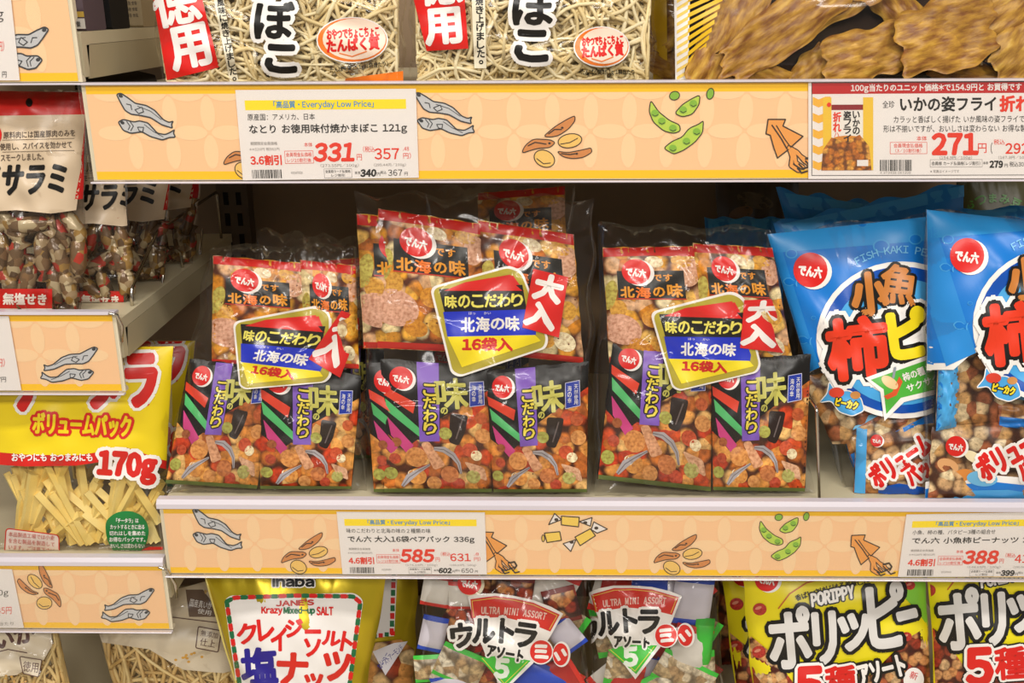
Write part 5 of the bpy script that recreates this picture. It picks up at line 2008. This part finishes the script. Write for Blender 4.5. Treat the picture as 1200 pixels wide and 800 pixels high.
def assort_print():
    a = Art()
    # fan shaped badge: apex below, arc on top
    ap = np.array([590, 812.0])
    top = [(548, 700), (560, 697), (580, 696), (602, 699), (625, 704), (646, 712), (660, 720)]
    a.poly(top + [(646, 745), (625, 778), tuple(ap), (575, 785), (558, 740)], INKW, 1)
    a.poly([(551, 703), (580, 699), (602, 702), (625, 707), (656, 721), (645, 741), (620, 731), (590, 724), (553, 725)], F('#cf2f22'), 2)
    a.line([(553, 705), (580, 701.5), (602, 704), (625, 709.5), (653, 722), (644, 738)], .9, F('#e2b84a'), 3)
    a.line([(553, 705), (555, 723)], .9, F('#e2b84a'), 3)
    a.poly([(562, 772), (585, 769), (622, 775), (592, 806)], LIME, 2)
    a.line([(565, 772), (591, 802), (618, 776)], .9, F('#d9d24a'), 3)
    for i, ch in enumerate('ULTRA MINI ASSORT'):
        if ch != ' ':
            t = i / 16; a.text(ch, 566 + 72 * t, 716 + 8 * t * t - 1.2 * t, 3.6 if ch != 'I' else 1.4, 8, F('#efc8ba'), 4, 3 + 13 * t, .3)
    for ch, x, y, r in (('ウ', 541, 745, -6), ('ル', 567, 740, 2), ('ト', 594, 740, 4), ('ラ', 616, 745, 8)):
        a.text(ch, x, y, 24 if ch != 'ト' else 15, 27, INKK, 5, r, 1.6, [(3.4, INKW)])
    a.text('アソート', 592, 766, 42, 13, INKK, 7, 10, .9, [(2.0, INKW)])
    a.ell(634, 764, 14.5, 15, INKW, 8); a.ell(658, 767, 10.5, 15, INKW, 8); a.ell(634, 764, 13, 13.5, F('#dc2a20'), 9); a.ell(657, 767, 9, 13, F('#dc2a20'), 9)
    a.text('ミ', 634, 764, 15, 17, INKW, 10, -10, 1.2); a.text('ニ', 657, 767, 9, 11, INKW, 10, 60, 1.2)
    a.text('5', 588, 784, 15, 21, F('#e8f0e2'), 4, 4, 1.8)
    return a


ASSORT = assort_print()


def minipack(parent, bag, px, py, w_, h_, rot, frac, cols, seed):
    c = bag.inside(px, py, frac)
    k = (c - CAM) @ _f / FPX
    W, H = w_ * k / 2, h_ * k / 2
    cr, sr = math.cos(math.radians(-rot)), math.sin(math.radians(-rot))
    U = bag.e1 * cr + bag.e2 * sr; Q = -bag.e1 * sr + bag.e2 * cr
    n = 9
    mb = MB()
    g = np.linspace(-1, 1, n)
    u, v = np.meshgrid(g, g); u, v = u.ravel(), v.ravel()
    vin = np.clip(np.abs(v) / .78, 0, 1)
    prof = np.sqrt(np.clip(1 - u ** 4, 0, 1) * np.clip(1 - vin ** 4, 0, 1))
    base = c[None] + u[:, None] * U * W + v[:, None] * Q * H
    idx = np.arange(n * n).reshape(n, n)
    Fq = np.stack([idx[:-1, :-1], idx[:-1, 1:], idx[1:, 1:], idx[1:, :-1]], -1).reshape(-1, 4)
    ends = np.isin(np.repeat(np.arange(n - 1), n - 1), (0, n - 2))
    for sg in (1, -1):
        Vv = base + bag.n[None] * (sg * (.0004 + .006 * prof))[:, None]
        Vv[:, 2] = np.maximum(Vv[:, 2], bag.parent_z + .001)
        uv = np.stack([u * w_ / 200 + seed, v * h_ / 200], 1)
        f = Fq if sg > 0 else Fq[:, ::-1]
        mb.add(Vv, f[~ends], cols[0], uv, True); mb.add(Vv, f[ends], cols[1], uv, True)
    o = mb.build('mini_pack', parent)
    return o


GREYPK = nuts('pale_peanut_print', ['#c9b89a', '#b79d72', '#d9cdb4', '#a98a62'], 11, '#77664e', .4, .8)


def assort_bag(label, quad, Y, seed, H, packs, toplogo=None):
    w = Bag(quad, Y, Z_BASE, 8, .036, .02, 0, p=3, q=.6, wr=.002, seed=seed, wob=.01)
    w.parent_z = Z_BASE + .0006
    root = thing('candy_assortment_bag', w.base, label, 'snack bag', 'mini assortment bags on the base deck')
    mb = MB(); w.body(mb, CLEARW, 66, 90, crease=50)
    mb.build('clear_film', root)
    a = ASSORT.moved(H)
    if toplogo:
        maker_logo(a, toplogo[0], toplogo[1], 14, 1, 0, F('#e2d8b8'))
    mb = MB(); a.emit(mb, w, -.003, .0002, L=6); mb.build('fan_sticker', root)
    pal = {'g': (GREYPK, LIME), 'b': (F('#c9c3cc'), MBLUE), 'r': (F('#b02a22'), F('#d8382a')), 'B': (MBLUE, F('#1c3690')), 'w': (F('#d8d2c8'), F('#d03026')), 'm': (REDNUTS, F('#7a2018')), 'l': (LIME, F('#2fa32c'))}
    for i, (px, py, pw, ph, rot, fr, c) in enumerate(packs):
        minipack(root, w, px, py, pw, ph, rot, fr, pal[c], seed + i * .37)
    R = random.Random(seed)
    x0, x1 = quad[0][0] + 22, quad[1][0] - 22
    for r in range(5):
        for q in range(4):
            minipack(root, w, x0 + (x1 - x0) * (q + .5) / 4 + R.uniform(-8, 8), 690 + r * 52 + R.uniform(-8, 8), 56, 62, R.uniform(-60, 60), -.25 + R.uniform(-.1, .1), pal[R.choice('gbrwmg')], seed + r + q * .3)
    return root


assort_bag('clear mini assortment bag left of its twin, next to the gold nut bags', [(497, 656), (685, 656), (690, 1000), (496, 1000)], 1.048, 111, np.eye(3),
           [(512, 690, 34, 40, 10, .25, 'w'), (508, 740, 30, 44, 12, .3, 'b'), (508, 780, 44, 34, -4, .3, 'g'), (546, 694, 40, 34, 0, .3, 'w'), (540, 775, 56, 44, 24, .35, 'g'), (658, 706, 40, 44, -14, .3, 'm'),
            (662, 740, 34, 44, -38, .35, 'b'), (636, 792, 60, 40, 28, .35, 'B'), (658, 788, 44, 40, 60, .3, 'r'), (534, 800, 50, 40, -20, .3, 'b'), (600, 690, 50, 36, 8, .2, 'm')], (550, 684))
assort_bag('clear mini assortment bag right of its twin, next to the yellow peanut bags', [(688, 656), (840, 656), (850, 1000), (697, 1000)], 1.066, 112, about(592, 755, 739, 742, .97, -8),
           [(724, 676, 36, 36, 10, .25, 'r'), (760, 676, 44, 34, 0, .25, 'B'), (810, 700, 46, 60, 6, .3, 'b'), (806, 756, 44, 60, 14, .35, 'w'), (822, 750, 22, 66, 4, .4, 'l'), (728, 770, 36, 60, 8, .35, 'g'),
            (800, 784, 70, 40, 28, .4, 'g'), (826, 786, 22, 60, -4, .3, 'g'), (772, 800, 60, 40, -30, .35, 'g'), (732, 796, 40, 50, 10, .3, 'r')])
_mk = None
dark_bag('dark red brown bag in the gap between the assortment and yellow peanut bags', [(836, 672), (905, 676), (905, 900), (846, 900)], 1.25, Z_BASE, REDNUTS, 43, None, 'peanut_bag', 7, .03)

# ------------------------------------------------------------------ yellow peanut bags
PY, PYD = F('#ead91c'), F('#d9bf14')
CRUNCH = nuts('crunchy_peanut_print', ['#b9603a', '#c98a52', '#dcb482', '#a23c28', '#d29a62', '#8d3a22'], 11, '#4a1c10', .36, .66)


def peanut_print():
    a = Art()
    a.poly([(855, 765), (880, 745), (905, 765), (930, 800), (1020, 790), (1062, 748), (1092, 730), (1110, 740), (1110, 1100), (850, 1100)], CRUNCH, 1)
    a.poly([(1050, 690), (1085, 675), (1092, 740), (1072, 712)], F('#7fc23a'), 1)
    for x, y, r in ((890, 713, 8), (859, 738, 8), (889, 763, 8), (860, 690, 7), (1062, 745, 6), (1066, 685, 6)):
        a.ell(x, y, r, r * .9, toasted('#b5362a', 40), 2); a.ell(x - r * .2, y - r * .2, r * .5, r * .22, F('#d98a70'), 3, -20)
    pts = [(912, 712), (925, 695), (945, 682), (970, 675.5), (995, 672), (1020, 672), (1048, 676)]
    a.line(pts, 1.6, F('#c4642a'), 2)
    for i, ch in enumerate('香ばしさはじける美味しさ'):
        t = i / 11; a.text(ch, 935 + 80 * t, 699 - 27 * t + 8 * t * t, 6.4, 6.8, INKK, 4, -24 + 22 * t, .2)
    maker_logo(a, 898, 678, 14, 3)
    a.text('PORIPPY', 975, 697, 50, 15, INKW, 4, -12, .9, [(1.8, INKK)], shear=.1)
    S = F('#d9d5d0')
    for ch, x, y, w, h, r in (('ポ', 925, 746, 46, 68, -5), ('リ', 966, 746, 24, 58, -4), ('ッ', 1001, 739, 34, 40, -5), ('ピ', 1038, 719, 40, 74, -5), ('ー', 1062, 719, 20, 7, -14)):
        a.text(ch, x, y, w, h, S, 5, r, 2.6, [(4.6, INKK)])
    a.text('5', 948, 801, 28, 40, F('#d8241c'), 8, -3, 3.0, [(3.4, INKW), (5, INKK)][::-1])
    a.text('種', 984, 797, 34, 36, F('#d8241c'), 8, -4, 1.4, [(4.4, INKK), (2.6, INKW)])
    a.text('アソート', 1032, 783, 54, 24, INKW, 8, -14, 1.2, [(3.4, INKK)])
    a.ell(1070, 795, 12, 14, INKW, 4); a.text('新', 1070, 790, 9, 9, INKR, 6, 20)
    return a


PEANUT = peanut_print()


def peanut_bag(label, quad, Y, seed, dx, dy, T=.036):
    w = Bag(quad, Y, Z_BASE, 8, T, .02, 0, p=2.8, q=.7, wr=.0018, seed=seed, wob=.005)
    w.parent_z = Z_BASE + .0006
    root = thing('peanut_bag', w.base, label, 'snack bag', 'yellow peanut bags on the base deck')
    mb = MB(); w.body(mb, PY, 44, 60)
    a = PEANUT.moved(shift(dx, dy)); a.emit(mb, w, .0008, .0003, L=6)
    mb.build('printed_film', root)
    # ribbed weld across the top
    mb = MB()
    for j, t in enumerate((.012, .024, .036)):
        P = [w.surf(np.array([[s, t]]), .0012)[0] for s in np.linspace(.02, .98, 30)]
        mb.tube(P, .0008, PYD, 5)
    mb.build('top_weld', root)
    return root


peanut_bag('yellow peanut bag with big grey lettering, left of the two in front', [(868, 652), (1083, 648), (1094, 1010), (890, 1010)], 1.046, 121, 0, 0)
peanut_bag('yellow peanut bag at the bottom right corner, cut by the photo edge', [(1086, 644), (1300, 640), (1290, 1010), (1100, 1010)], 1.040, 122, 198, -22)
peanut_bag('yellow peanut bag behind, only its left margin with red nuts showing', [(844, 664), (1050, 660), (1050, 990), (868, 990)], 1.12, 123, -27, -6, .03)
